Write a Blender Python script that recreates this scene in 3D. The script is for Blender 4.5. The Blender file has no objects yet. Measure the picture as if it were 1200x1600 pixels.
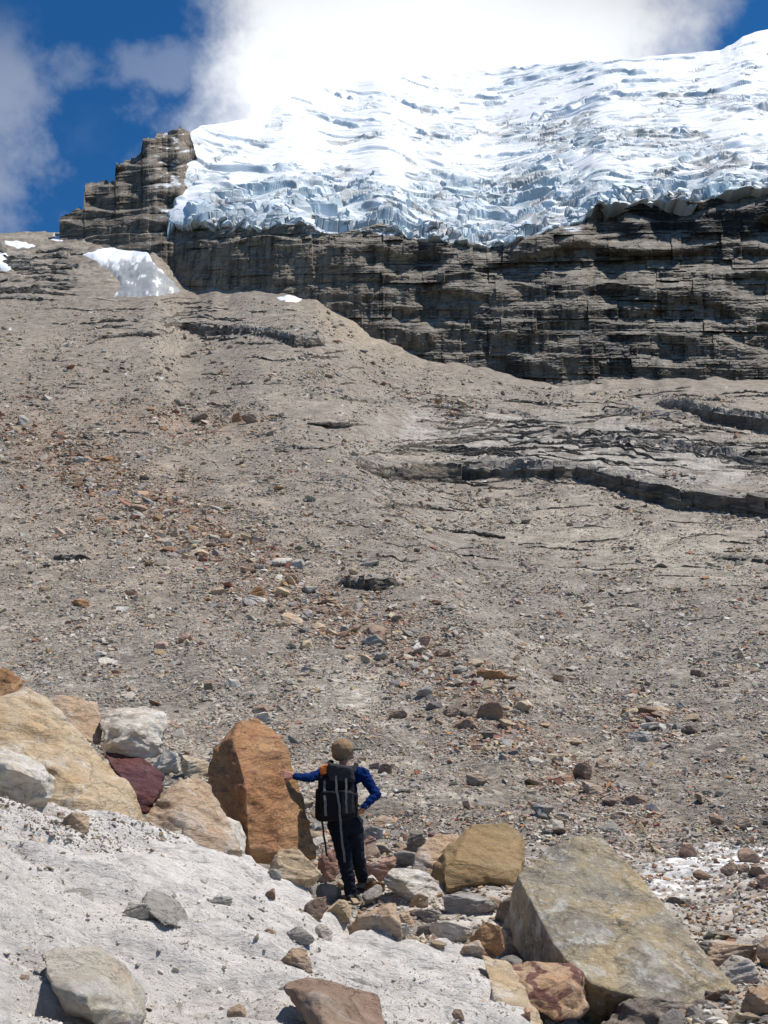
import bpy, bmesh, math, random
import numpy as np
from mathutils import Vector, Matrix
from mathutils.bvhtree import BVHTree
R = math.radians
random.seed(7); rng = np.random.default_rng(11)
sc = bpy.context.scene; COL = sc.collection

# ------------------------------------------------------------------ camera, sky, sun, exposure
F = 1640.0; PITCH = R(12.0); TP = math.tan(PITCH); CP = math.cos(PITCH); SP = math.sin(PITCH)
cd = bpy.data.cameras.new('camera'); cam = bpy.data.objects.new('camera', cd); COL.objects.link(cam)
cd.sensor_fit = 'VERTICAL'; cd.sensor_height = 24.0; cd.lens = 24.0 * F / 1600.0
cd.clip_start = 0.05; cd.clip_end = 6000
cam.location = (0, 0, 0); cam.rotation_euler = (R(90) + PITCH, 0, 0)
sc.camera = cam

SUN_EL = R(65); SUN_AZ = R(80)          # azimuth from +Y (away from the camera) towards +X
sd = Vector((math.sin(SUN_AZ) * math.cos(SUN_EL), math.cos(SUN_AZ) * math.cos(SUN_EL), math.sin(SUN_EL)))
sl = bpy.data.lights.new('sun', 'SUN'); sl.energy = 5.0; sl.angle = R(0.53); sl.color = (1.0, 0.955, 0.89)
so = bpy.data.objects.new('sun', sl); COL.objects.link(so)
so.rotation_euler = sd.to_track_quat('Z', 'Y').to_euler(); so.location = (40, -20, 80)

w = bpy.data.worlds.new('World'); sc.world = w; w.use_nodes = True
nt = w.node_tree; nt.nodes.clear()
def N(nt, t, **k):
    n = nt.nodes.new(t)
    for a, b in k.items():
        if a == 'ins':
            for i, v in b.items(): n.inputs[i].default_value = v
        else: setattr(n, a, b)
    return n
def L(nt, a, b): nt.links.new(a, b)
def M(nt, op, a, b=None, c=None, clamp=False):
    n = nt.nodes.new('ShaderNodeMath'); n.operation = op; n.use_clamp = clamp
    for i, v in enumerate((a, b, c)):
        if v is None: continue
        if isinstance(v, (int, float)): n.inputs[i].default_value = v
        else: nt.links.new(v, n.inputs[i])
    return n.outputs[0]
def SS(nt, v, a, b, lo=0.0, hi=1.0):
    n = nt.nodes.new('ShaderNodeMapRange'); n.interpolation_type = 'SMOOTHSTEP'
    nt.links.new(v, n.inputs[0])
    n.inputs[1].default_value = a; n.inputs[2].default_value = b
    n.inputs[3].default_value = lo; n.inputs[4].default_value = hi
    return n.outputs[0]
sky = N(nt, 'ShaderNodeTexSky', sky_type='NISHITA', sun_disc=False)
sky.sun_elevation = SUN_EL; sky.sun_rotation = SUN_AZ; sky.altitude = 4300; sky.dust_density = 0.3; sky.air_density = 1.0; sky.ozone_density = 2.0
hs = N(nt, 'ShaderNodeHueSaturation', ins={'Saturation': 1.32, 'Value': 1.3}); L(nt, sky.outputs[0], hs.inputs['Color'])
bg = N(nt, 'ShaderNodeBackground'); bg.inputs[1].default_value = 0.09; L(nt, hs.outputs[0], bg.inputs[0])
tc = N(nt, 'ShaderNodeTexCoord'); sx = N(nt, 'ShaderNodeSeparateXYZ'); L(nt, tc.outputs['Generated'], sx.inputs[0])
nz = N(nt, 'ShaderNodeTexNoise', ins={'Scale': 4.5, 'Detail': 9.0, 'Roughness': 0.58, 'Distortion': 0.25}); L(nt, tc.outputs['Generated'], nz.inputs['Vector'])
nz2 = N(nt, 'ShaderNodeTexNoise', ins={'Scale': 14.0, 'Detail': 8.0, 'Roughness': 0.6}); L(nt, tc.outputs['Generated'], nz2.inputs['Vector'])
yy = M(nt, 'MAXIMUM', sx.outputs[1], 0.05)
U = M(nt, 'DIVIDE', sx.outputs[0], yy); W = M(nt, 'DIVIDE', sx.outputs[2], yy)
n1 = M(nt, 'SUBTRACT', nz.outputs[0], 0.5); n2 = M(nt, 'SUBTRACT', nz2.outputs[0], 0.5)
wob = M(nt, 'ADD', M(nt, 'MULTIPLY', n1, 0.22), M(nt, 'MULTIPLY', n2, 0.24))
Uw = M(nt, 'ADD', U, wob)
big = M(nt, 'MULTIPLY', SS(nt, Uw, -0.245, -0.10), SS(nt, Uw, 0.24, 0.38, 1, 0))
du = M(nt, 'DIVIDE', M(nt, 'ADD', Uw, 0.445), 0.10); dw = M(nt, 'DIVIDE', M(nt, 'SUBTRACT', W, 0.60), 0.15)
dl = M(nt, 'ADD', M(nt, 'MULTIPLY', du, du), M(nt, 'MULTIPLY', dw, dw))
left = M(nt, 'MULTIPLY', SS(nt, dl, 0.0, 1.7, 1, 0), 0.40)
du3 = M(nt, 'DIVIDE', M(nt, 'ADD', U, 0.27), 0.10); dw3 = M(nt, 'DIVIDE', M(nt, 'SUBTRACT', W, 0.70), 0.03)
wisp = M(nt, 'MULTIPLY', SS(nt, M(nt, 'ADD', M(nt, 'ADD', M(nt, 'MULTIPLY', du3, du3), M(nt, 'MULTIPLY', dw3, dw3)), M(nt, 'MULTIPLY', n2, 7.0)), 0.0, 1.6, 1, 0), 0.2)
gen = M(nt, 'MULTIPLY', SS(nt, nz.outputs[0], 0.60, 0.85), 0.10)
mask = M(nt, 'MAXIMUM', M(nt, 'MAXIMUM', big, left), M(nt, 'MAXIMUM', wisp, gen), clamp=True)
bu = M(nt, 'DIVIDE', M(nt, 'SUBTRACT', U, 0.06), 0.36); bw = M(nt, 'DIVIDE', M(nt, 'SUBTRACT', W, 0.64), 0.20)
bd = M(nt, 'ADD', M(nt, 'MULTIPLY', bu, bu), M(nt, 'MULTIPLY', bw, bw))
bri = M(nt, 'ADD', SS(nt, bd, 0.0, 1.3, 1.12, 0.68), M(nt, 'MULTIPLY', n1, 0.40))
cb = N(nt, 'ShaderNodeBackground'); cb.inputs[0].default_value = (0.93, 0.96, 1.0, 1); L(nt, bri, cb.inputs[1])
mx = N(nt, 'ShaderNodeMixShader'); L(nt, mask, mx.inputs[0]); L(nt, bg.outputs[0], mx.inputs[1]); L(nt, cb.outputs[0], mx.inputs[2])
wo = N(nt, 'ShaderNodeOutputWorld'); L(nt, mx.outputs[0], wo.inputs[0])
sc.view_settings.view_transform = 'Standard'; sc.view_settings.look = 'None'
sc.view_settings.exposure = 0.12; sc.view_settings.gamma = 1.0

# ------------------------------------------------------------------ helpers
def gofrow(row):
    v = (800 - row) / F
    return (TP + v) / (1 - v * TP)
def rowofg(g):
    return 800 - F * (g - TP) / (1 + g * TP)
def xfac(px, row):
    v = (800 - row) / F
    return (px - 600) / F / (CP - v * SP)
def at(px, row, Y):
    """world point seen at a photograph position, Y metres away"""
    return Vector((xfac(px, row) * Y, Y, gofrow(row) * Y))
_p = rng.permutation(256).astype(np.int64); PERM = np.concatenate([_p, _p, _p])
_a = rng.uniform(0, 2 * np.pi, 256); GX = np.cos(_a); GY = np.sin(_a)
_g3 = rng.normal(size=(256, 3)); _g3 /= np.linalg.norm(_g3, axis=1)[:, None]
H1 = rng.uniform(0, 1, 256)
def fade(t): return t * t * t * (t * (t * 6 - 15) + 10)
def pn(x, y, s=0):
    x = np.asarray(x, float) + s * 17.31; y = np.asarray(y, float) + s * 9.77
    xi = np.floor(x).astype(np.int64); yi = np.floor(y).astype(np.int64); fx = x - xi; fy = y - yi
    xi &= 255; yi &= 255; u = fade(fx); v = fade(fy)
    def g(i, j, dx, dy):
        h = PERM[PERM[(xi + i) & 255] + ((yi + j) & 255)]
        return GX[h] * dx + GY[h] * dy
    a = g(0, 0, fx, fy); b = g(1, 0, fx - 1, fy); c = g(0, 1, fx, fy - 1); d = g(1, 1, fx - 1, fy - 1)
    return 1.5 * ((a + u * (b - a)) * (1 - v) + (c + u * (d - c)) * v)
def pn3(x, y, z, s=0):
    x = x + s * 13.7; y = y + s * 5.1; z = z + s * 7.9
    xi = np.floor(x).astype(np.int64); yi = np.floor(y).astype(np.int64); zi = np.floor(z).astype(np.int64)
    fx = x - xi; fy = y - yi; fz = z - zi; xi &= 255; yi &= 255; zi &= 255
    u = fade(fx); v = fade(fy); w_ = fade(fz)
    def g(i, j, k):
        h = PERM[PERM[PERM[(xi + i) & 255] + ((yi + j) & 255)] + ((zi + k) & 255)]
        G = _g3[h]
        return G[..., 0] * (fx - i) + G[..., 1] * (fy - j) + G[..., 2] * (fz - k)
    l = lambda a, b, t: a + t * (b - a)
    return 1.5 * l(l(l(g(0,0,0), g(1,0,0), u), l(g(0,1,0), g(1,1,0), u), v), l(l(g(0,0,1), g(1,0,1), u), l(g(0,1,1), g(1,1,1), u), v), w_)
def hsh(i, j=0, s=0):
    i = np.asarray(i).astype(np.int64); j = np.asarray(j).astype(np.int64)
    return H1[PERM[(PERM[(i + s * 31) & 255] + j) & 255]]
def worley(x, y, s=0):
    xi = np.floor(x).astype(np.int64); yi = np.floor(y).astype(np.int64)
    f1 = np.full(x.shape, 9.0); f2 = np.full(x.shape, 9.0); cid = np.zeros(x.shape)
    for i in (-1, 0, 1):
        for j in (-1, 0, 1):
            cx = xi + i; cy = yi + j
            px_ = cx + hsh(cx, cy, s + 1); py_ = cy + hsh(cx, cy, s + 2)
            d = np.hypot(px_ - x, py_ - y); c = hsh(cx, cy, s + 3)
            n = d < f1
            f2 = np.where(n, f1, np.minimum(f2, d)); cid = np.where(n, c, cid); f1 = np.where(n, d, f1)
    return f1, f2, cid
def tilted(x, y, s=0):
    """cells that are tilted flat blocks, with the gap to the next one"""
    xi = np.floor(x).astype(np.int64); yi = np.floor(y).astype(np.int64)
    f1 = np.full(x.shape, 9.0); f2 = np.full(x.shape, 9.0); val = np.zeros(x.shape); cid = np.zeros(x.shape)
    for i in (-1, 0, 1):
        for j in (-1, 0, 1):
            cx = xi + i; cy = yi + j; dx = cx + hsh(cx, cy, s + 1) - x; dy = cy + hsh(cx, cy, s + 2) - y
            d = np.hypot(dx, dy); c = hsh(cx, cy, s + 3) - 0.5; v = c + 1.1 * ((hsh(cx, cy, s + 4) - 0.5) * dx + (hsh(cx, cy, s + 5) - 0.5) * dy)
            n = d < f1; f2 = np.where(n, f1, np.minimum(f2, d)); val = np.where(n, v, val); cid = np.where(n, c, cid); f1 = np.where(n, d, f1)
    return f1, f2, val, cid + 0.5
def sst(x, a, b):
    t = np.clip((x - a) / (b - a), 0, 1); return t * t * (3 - 2 * t)
def seg(v, pts):
    return np.interp(v, [p[0] for p in pts], [p[1] for p in pts])
def gauss(px, row, cx, cy, rx, ry, ang=0):
    a = R(ang); dx = px - cx; dy = row - cy
    x = dx * math.cos(a) + dy * math.sin(a); y = -dx * math.sin(a) + dy * math.cos(a)
    return np.exp(-(x / rx) ** 2 - (y / ry) ** 2)

def tag(o, label=None, cat=None, group=None, kind=None):
    if label: o['label'] = label
    if cat: o['category'] = cat
    if group: o['group'] = group
    if kind: o['kind'] = kind
    return o
def link(name, me, mat=None, parent=None, loc=None):
    o = bpy.data.objects.new(name, me); COL.objects.link(o)
    if mat and me is not None: me.materials.append(mat)
    if parent: o.parent = parent
    if loc is not None: o.location = loc
    return o
def mesh_from(verts, faces_tri=None, quads=None, smooth=True, name='mesh'):
    me = bpy.data.meshes.new(name)
    fa = faces_tri if quads is None else quads; k = fa.shape[1]
    me.vertices.add(len(verts)); me.vertices.foreach_set('co', np.ascontiguousarray(verts, np.float32).ravel())
    me.loops.add(fa.size); me.loops.foreach_set('vertex_index', np.ascontiguousarray(fa, np.int32).ravel())
    me.polygons.add(len(fa)); me.polygons.foreach_set('loop_start', np.arange(0, fa.size, k, dtype=np.int32))
    me.polygons.foreach_set('use_smooth', np.full(len(fa), smooth, bool))
    me.update(calc_edges=True); return me
def grid_quads(nr, nc):
    i = np.arange(nr * nc).reshape(nr, nc)
    return np.stack([i[:-1, :-1], i[:-1, 1:], i[1:, 1:], i[1:, :-1]], -1).reshape(-1, 4)
def add_col(me, name, col):
    a = me.color_attributes.new(name, 'FLOAT_COLOR', 'POINT')
    c = np.ones((len(me.vertices), 4), np.float32); c[:, :3] = col.reshape(-1, 3); a.data.foreach_set('color', c.ravel())
def grid_normals(P):
    dr = np.gradient(P, axis=0); dc = np.gradient(P, axis=1)
    n = np.cross(dc, dr); n /= np.linalg.norm(n, axis=-1, keepdims=True) + 1e-9
    n *= np.where(n[..., 2:3] < 0, -1, 1); return n

def new_mat(name, rough=0.9, spec=0.2):
    m = bpy.data.materials.new(name); m.use_nodes = True; t = m.node_tree
    b = t.nodes['Principled BSDF']; b.inputs['Roughness'].default_value = rough; b.inputs['Specular IOR Level'].default_value = spec
    return m, t, b
def ramp(t, fac, stops):
    r = t.nodes.new('ShaderNodeValToRGB'); t.links.new(fac, r.inputs[0]); e = r.color_ramp.elements
    while len(e) < len(stops): e.new(0.5)
    for i, (p, c) in enumerate(stops):
        e[i].position = p; e[i].color = (c, c, c, 1) if isinstance(c, (int, float)) else (*c, 1)
    return r.outputs[0]
def mixc(t, f, a, b, mode='MIX'):
    n = t.nodes.new('ShaderNodeMix'); n.data_type = 'RGBA'; n.blend_type = mode
    for i, v in ((0, f), (6, a), (7, b)):
        if isinstance(v, (int, float)): n.inputs[i].default_value = v
        elif isinstance(v, tuple): n.inputs[i].default_value = (*v, 1) if len(v) == 3 else v
        else: t.links.new(v, n.inputs[i])
    return n.outputs[2]
def noise(t, vec, scale, det=8.0, ro=0.6, dist=0.0):
    n = N(t, 'ShaderNodeTexNoise', ins={'Scale': scale, 'Detail': det, 'Roughness': ro, 'Distortion': dist})
    if vec is not None: t.links.new(vec, n.inputs['Vector'])
    return n.outputs[0]
def bumpn(t, h, strength, dist, prev=None):
    n = t.nodes.new('ShaderNodeBump'); n.inputs['Strength'].default_value = strength; n.inputs['Distance'].default_value = dist
    t.links.new(h, n.inputs['Height'])
    if prev is not None: t.links.new(prev, n.inputs['Normal'])
    return n.outputs[0]
def coord(t, scale=(1, 1, 1), rot=(0, 0, 0), kind='Object', loc=(0, 0, 0)):
    tc_ = t.nodes.new('ShaderNodeTexCoord'); mp = t.nodes.new('ShaderNodeMapping')
    mp.inputs['Scale'].default_value = scale; mp.inputs['Rotation'].default_value = rot; mp.inputs['Location'].default_value = loc
    t.links.new(tc_.outputs[kind], mp.inputs[0]); return mp.outputs[0]

# ------------------------------------------------------------------ materials
def terrain_mat(name, speckle=0.5, b1=(0.5, 0.25), scales=(0.35, 2.2, 11.0)):
    m, t, b = new_mat(name, 0.95, 0.12)
    at_ = t.nodes.new('ShaderNodeAttribute'); at_.attribute_name = 'Col'
    c = coord(t)
    f1 = noise(t, c, scales[0], 10, 0.62); f2 = noise(t, c, scales[1], 12, 0.72); 
    vo = N(t, 'ShaderNodeTexVoronoi', ins={'Scale': scales[2]}); t.links.new(c, vo.inputs['Vector'])
    sp = N(t, 'ShaderNodeSeparateColor'); t.links.new(vo.outputs['Color'], sp.inputs[0])
    k = M(t, 'MULTIPLY', ramp(t, f1, [(0.32, 0.62), (0.68, 1.28)]), ramp(t, f2, [(0.28, 1 - speckle * 0.75), (0.5, 0.98), (0.74, 1 + speckle)]))
    k = M(t, 'MULTIPLY', k, ramp(t, sp.outputs[0], [(0.0, 0.66), (0.6, 1.0), (1.0, 1.4)]))
    tint = mixc(t, ramp(t, sp.outputs[1], [(0.6, 0.0), (0.95, 0.3)]), at_.outputs[0], (0.32, 0.21, 0.14))
    col = mixc(t, 1.0, tint, (1, 1, 1), 'MULTIPLY')
    mul = t.nodes.new('ShaderNodeVectorMath'); mul.operation = 'SCALE'; t.links.new(col, mul.inputs[0]); t.links.new(k, mul.inputs['Scale'])
    t.links.new(mul.outputs[0], b.inputs['Base Color'])
    h = M(t, 'ADD', M(t, 'MULTIPLY', f2, 1.0), M(t, 'MULTIPLY', vo.outputs['Distance'], -0.35))
    nb = bumpn(t, h, 0.9, b1[0]); nb = bumpn(t, noise(t, c, scales[2] * 2.5, 8, 0.7), 0.7, b1[1] * 0.12, nb)
    t.links.new(nb, b.inputs['Normal'])
    return m
M_GROUND = terrain_mat('scree_ground', 0.55, (0.16, 0.2), (0.3, 1.9, 7.0))

def pale_mat():
    m, t, b = new_mat('pale_silt', 0.95, 0.1)
    at_ = t.nodes.new('ShaderNodeAttribute'); at_.attribute_name = 'Col'
    c = coord(t); cs = coord(t, (1.0, 2.6, 2.6), (0, 0, R(-24)))
    f1 = noise(t, cs, 1.6, 12, 0.68, 0.4); f2 = noise(t, cs, 9, 12, 0.74, 0.3); f3 = noise(t, cs, 5.0, 10, 0.66, 1.2)
    k = M(t, 'MULTIPLY', ramp(t, f1, [(0.3, 0.80), (0.7, 1.10)]), ramp(t, f2, [(0.30, 0.60), (0.46, 0.96), (0.7, 1.08)]))
    k = M(t, 'MULTIPLY', k, ramp(t, f3, [(0.33, 0.55), (0.42, 1.0)]))
    mul = t.nodes.new('ShaderNodeVectorMath'); mul.operation = 'SCALE'; t.links.new(at_.outputs[0], mul.inputs[0]); t.links.new(k, mul.inputs['Scale'])
    t.links.new(mul.outputs[0], b.inputs['Base Color'])
    nb = bumpn(t, M(t, 'ADD', f2, M(t, 'MULTIPLY', f3, 1.2)), 0.9, 0.05); nb = bumpn(t, noise(t, cs, 40, 8, 0.75), 0.6, 0.010, nb)
    t.links.new(nb, b.inputs['Normal']); return m
M_PALE = pale_mat()

def rockface_mat():
    m, t, b = new_mat('cliff_rock', 0.9, 0.2)
    at_ = t.nodes.new('ShaderNodeAttribute'); at_.attribute_name = 'Col'
    c = coord(t); cs = coord(t, (0.12, 0.12, 1.0)); cv = coord(t, (1.0, 1.0, 0.09))
    f1 = noise(t, c, 0.12, 12, 0.7); f2 = noise(t, cs, 1.2, 12, 0.72); f3 = noise(t, cv, 0.30, 10, 0.62)
    k = M(t, 'MULTIPLY', ramp(t, f1, [(0.3, 0.6), (0.7, 1.35)]), ramp(t, f2, [(0.3, 0.45), (0.5, 1.0), (0.7, 1.4)]))
    k = M(t, 'MULTIPLY', k, ramp(t, f3, [(0.32, 0.38), (0.5, 1.0), (0.7, 1.15)]))
    mul = t.nodes.new('ShaderNodeVectorMath'); mul.operation = 'SCALE'; t.links.new(at_.outputs[0], mul.inputs[0]); t.links.new(k, mul.inputs['Scale'])
    t.links.new(mul.outputs[0], b.inputs['Base Color'])
    nb = bumpn(t, M(t, 'ADD', f2, noise(t, c, 0.8, 12, 0.7)), 1.0, 1.2); t.links.new(nb, b.inputs['Normal']); return m
M_CLIFF = rockface_mat()

def ice_mat():
    m, t, b = new_mat('glacier_ice', 0.6, 0.3)
    at_ = t.nodes.new('ShaderNodeAttribute'); at_.attribute_name = 'Col'
    c = coord(t); cs = coord(t, (0.35, 1, 1), (0, 0, R(8)))
    f = noise(t, cs, 0.16, 13, 0.68, 0.6)
    k = ramp(t, f, [(0.3, 0.84), (0.6, 1.04)])
    mul = t.nodes.new('ShaderNodeVectorMath'); mul.operation = 'SCALE'; t.links.new(at_.outputs[0], mul.inputs[0]); t.links.new(k, mul.inputs['Scale'])
    t.links.new(mul.outputs[0], b.inputs['Base Color'])
    t.links.new(bumpn(t, f, 0.6, 0.8), b.inputs['Normal']); return m
M_ICE = ice_mat()

def stone_mat():
    """scree stones: colour from the stone's own attribute"""
    m, t, b = new_mat('scree_stone', 0.9, 0.2)
    at_ = t.nodes.new('ShaderNodeAttribute'); at_.attribute_name = 'Col'
    f = noise(t, coord(t), 5.0, 8, 0.7)
    mul = t.nodes.new('ShaderNodeVectorMath'); mul.operation = 'SCALE'; t.links.new(at_.outputs[0], mul.inputs[0]); t.links.new(ramp(t, f, [(0.3, 0.62), (0.7, 1.35)]), mul.inputs['Scale'])
    t.links.new(mul.outputs[0], b.inputs['Base Color']); t.links.new(bumpn(t, f, 0.6, 0.06), b.inputs['Normal']); return m
M_STONE = stone_mat()

def rock_mat(name, base, second, stain, dust=(0.62, 0.58, 0.52), am=0.5, ad=0.35, sc_=1.0, bed=(0.4, 0.2, 0.1), crack=0.28, speck=0.0, bump=1.0, stripe=0.0, bz=3.2):
    m, t, b = new_mat(name, 0.86, 0.25)
    oi = t.nodes.new('ShaderNodeObjectInfo'); c0 = coord(t)
    ad_ = t.nodes.new('ShaderNodeVectorMath'); ad_.operation = 'ADD'; t.links.new(c0, ad_.inputs[0])
    cmb = t.nodes.new('ShaderNodeCombineXYZ'); t.links.new(M(t, 'MULTIPLY', oi.outputs['Random'], 37.0), cmb.inputs[0]); t.links.new(M(t, 'MULTIPLY', oi.outputs['Random'], 91.0), cmb.inputs[1])
    t.links.new(cmb.outputs[0], ad_.inputs[1]); c = ad_.outputs[0]
    mp = t.nodes.new('ShaderNodeMapping'); mp.inputs['Scale'].default_value = (1.0, 1.0, bz); mp.inputs['Rotation'].default_value = bed; t.links.new(c, mp.inputs[0]); cb_ = mp.outputs[0]
    f1 = noise(t, c, 1.5 * sc_, 10, 0.62, 0.6); f2 = noise(t, cb_, 3.4 * sc_, 12, 0.68, 0.9); f3 = noise(t, c, 2.6 * sc_, 9, 0.6, 1.4); f4 = noise(t, c, 26 * sc_, 10, 0.75)
    col = mixc(t, ramp(t, f1, [(0.36, 0.0), (0.62, 1.0)]), base, second)
    col = mixc(t, ramp(t, f2, [(0.52, 0.0), (0.66, am)]), col, stain)
    col = mixc(t, ramp(t, f3, [(0.53, 0.0), (0.66, ad)]), col, dust)
    if stripe:
        wv = N(t, 'ShaderNodeTexWave', ins={'Scale': 0.9 * sc_, 'Distortion': 16.0, 'Detail': 6.0, 'Detail Scale': 1.1}); t.links.new(cb_, wv.inputs['Vector'])
        col = mixc(t, ramp(t, wv.outputs[1], [(0.68, 0.0), (0.86, stripe)]), col, stain)
    if speck:
        vs = N(t, 'ShaderNodeTexNoise', ins={'Scale': 14 * sc_, 'Detail': 10.0, 'Roughness': 0.8}); t.links.new(c, vs.inputs['Vector'])
        col = mixc(t, ramp(t, vs.outputs[0], [(0.55, 0.0), (0.66, speck)]), col, (0.68, 0.67, 0.62))
        col = mixc(t, ramp(t, vs.outputs[0], [(0.32, speck), (0.44, 0.0)]), col, (0.07, 0.06, 0.045))
    k = ramp(t, f4, [(0.3, 0.70), (0.5, 0.98), (0.72, 1.25)])
    vo = N(t, 'ShaderNodeTexVoronoi', feature='DISTANCE_TO_EDGE', ins={'Scale': 1.7 * sc_})
    wpv = t.nodes.new('ShaderNodeVectorMath'); wpv.operation = 'MULTIPLY_ADD'
    nn = N(t, 'ShaderNodeTexNoise', ins={'Scale': 3.0 * sc_, 'Detail': 8.0, 'Roughness': 0.65}); t.links.new(c, nn.inputs['Vector'])
    t.links.new(nn.outputs['Color'], wpv.inputs[0]); wpv.inputs[1].default_value = (0.9, 0.9, 0.9); t.links.new(cb_, wpv.inputs[2]); t.links.new(wpv.outputs[0], vo.inputs['Vector'])
    ck = ramp(t, vo.outputs['Distance'], [(0.0, 1 - crack), (0.018, 1.0)])
    k = M(t, 'MULTIPLY', k, ck)
    mul = t.nodes.new('ShaderNodeVectorMath'); mul.operation = 'SCALE'; t.links.new(col, mul.inputs[0]); t.links.new(k, mul.inputs['Scale'])
    t.links.new(mul.outputs[0], b.inputs['Base Color'])
    nb = bumpn(t, M(t, 'ADD', f2, M(t, 'MULTIPLY', ck, 0.35)), 0.8 * bump, 0.10); nb = bumpn(t, f4, 0.7 * bump, 0.02, nb)
    t.links.new(nb, b.inputs['Normal']); return m
RM = {
 'pale':   rock_mat('pale_rock', (0.60, 0.55, 0.47), (0.56, 0.49, 0.39), (0.48, 0.30, 0.16), (0.66, 0.64, 0.60), 0.45, 0.6, sc_=1.3),
 'cream':  rock_mat('cream_rock', (0.56, 0.46, 0.325), (0.50, 0.355, 0.21), (0.40, 0.22, 0.11), (0.66, 0.61, 0.52), 0.45, 0.75),
 'orange': rock_mat('orange_rock', (0.45, 0.26, 0.13), (0.36, 0.175, 0.08), (0.13, 0.045, 0.045), (0.50, 0.34, 0.20), 0.75, 0.4),
 'tan':    rock_mat('tan_rock', (0.47, 0.32, 0.20), (0.52, 0.40, 0.29), (0.33, 0.17, 0.09), (0.62, 0.58, 0.53), 0.45, 0.7),
 'white':  rock_mat('white_rock', (0.66, 0.61, 0.52), (0.58, 0.51, 0.43), (0.40, 0.26, 0.12), (0.72, 0.70, 0.67), 0.5, 0.6),
 'purple': rock_mat('purple_rock', (0.11, 0.045, 0.052), (0.15, 0.055, 0.045), (0.07, 0.04, 0.055), (0.24, 0.14, 0.13), 0.6, 0.35),
 'grey':   rock_mat('grey_rock', (0.42, 0.39, 0.345), (0.34, 0.315, 0.285), (0.21, 0.185, 0.16), (0.60, 0.57, 0.53), 0.6, 0.55),
 'dark':   rock_mat('dark_rock', (0.22, 0.18, 0.145), (0.28, 0.23, 0.19), (0.11, 0.08, 0.06), (0.45, 0.41, 0.36), 0.5, 0.3, speck=0.35),
 'olive':  rock_mat('olive_rock', (0.34, 0.225, 0.11), (0.28, 0.20, 0.10), (0.23, 0.125, 0.06), (0.38, 0.32, 0.22), 0.5, 0.3, crack=0.1),
 'brown':  rock_mat('brown_rock', (0.29, 0.19, 0.135), (0.35, 0.25, 0.18), (0.17, 0.085, 0.06), (0.50, 0.43, 0.37), 0.5, 0.45),
 'red':    rock_mat('red_rock', (0.42, 0.23, 0.165), (0.52, 0.36, 0.27), (0.24, 0.09, 0.065), (0.62, 0.55, 0.49), 0.45, 0.55),
 'lichen': rock_mat('lichen_rock', (0.46, 0.345, 0.18), (0.27, 0.242, 0.195), (0.11, 0.095, 0.08), (0.52, 0.50, 0.46), 0.95, 0.75, sc_=1.0, crack=0.25, speck=0.75, bz=0.8),
 'stripe': rock_mat('striped_rock', (0.48, 0.27, 0.14), (0.54, 0.38, 0.25), (0.14, 0.045, 0.045), (0.60, 0.51, 0.42), 0.45, 0.4, sc_=1.4, stripe=0.8),
}

# ------------------------------------------------------------------ the ground as a function of (photo column, distance)
NEAR = [(1.5, -1.9), (7.0, -1.80), (9.0, -1.72), (11.3, -1.655), (14.0, -1.56)]
LT = [(17, 1300), (25, 1190), (40, 1060), (60, 960), (90, 870), (140, 770), (200, 690), (300, 600), (400, 530), (520, 460), (555, 425), (590, 392), (615, 374), (635, 366), (725, 365)]
RT = [(17, 1300), (25, 1205), (40, 1100), (70, 980), (110, 890), (160, 810), (230, 730), (320, 660), (420, 603), (520, 560), (725, 520)]
LNY = np.linspace(math.log(1.5), math.log(900), 1600)
def prof(T):
    ys = [a for a, _ in NEAR] + [a for a, _ in T]; gs = [b / a for a, b in NEAR] + [gofrow(b) for _, b in T]
    zz = np.interp(LNY, np.log(ys), gs)
    k = np.exp(-np.linspace(-2.2, 2.2, 71) ** 2); k /= k.sum()
    zp = np.pad(zz, 35, mode='reflect', reflect_type='odd'); return np.convolve(zp, k, 'valid')
GL = prof(LT); GR = prof(RT)
EDGE = [(-300, 1150), (0, 1240), (100, 1272), (230, 1310), (300, 1325), (385, 1342), (430, 1370), (480, 1400), (520, 1438), (600, 1462), (700, 1480), (760, 1492), (800, 1530), (835, 1600), (860, 1720), (1500, 2600)]
PA, PB, PC = -0.96, -0.327, -0.051
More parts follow.
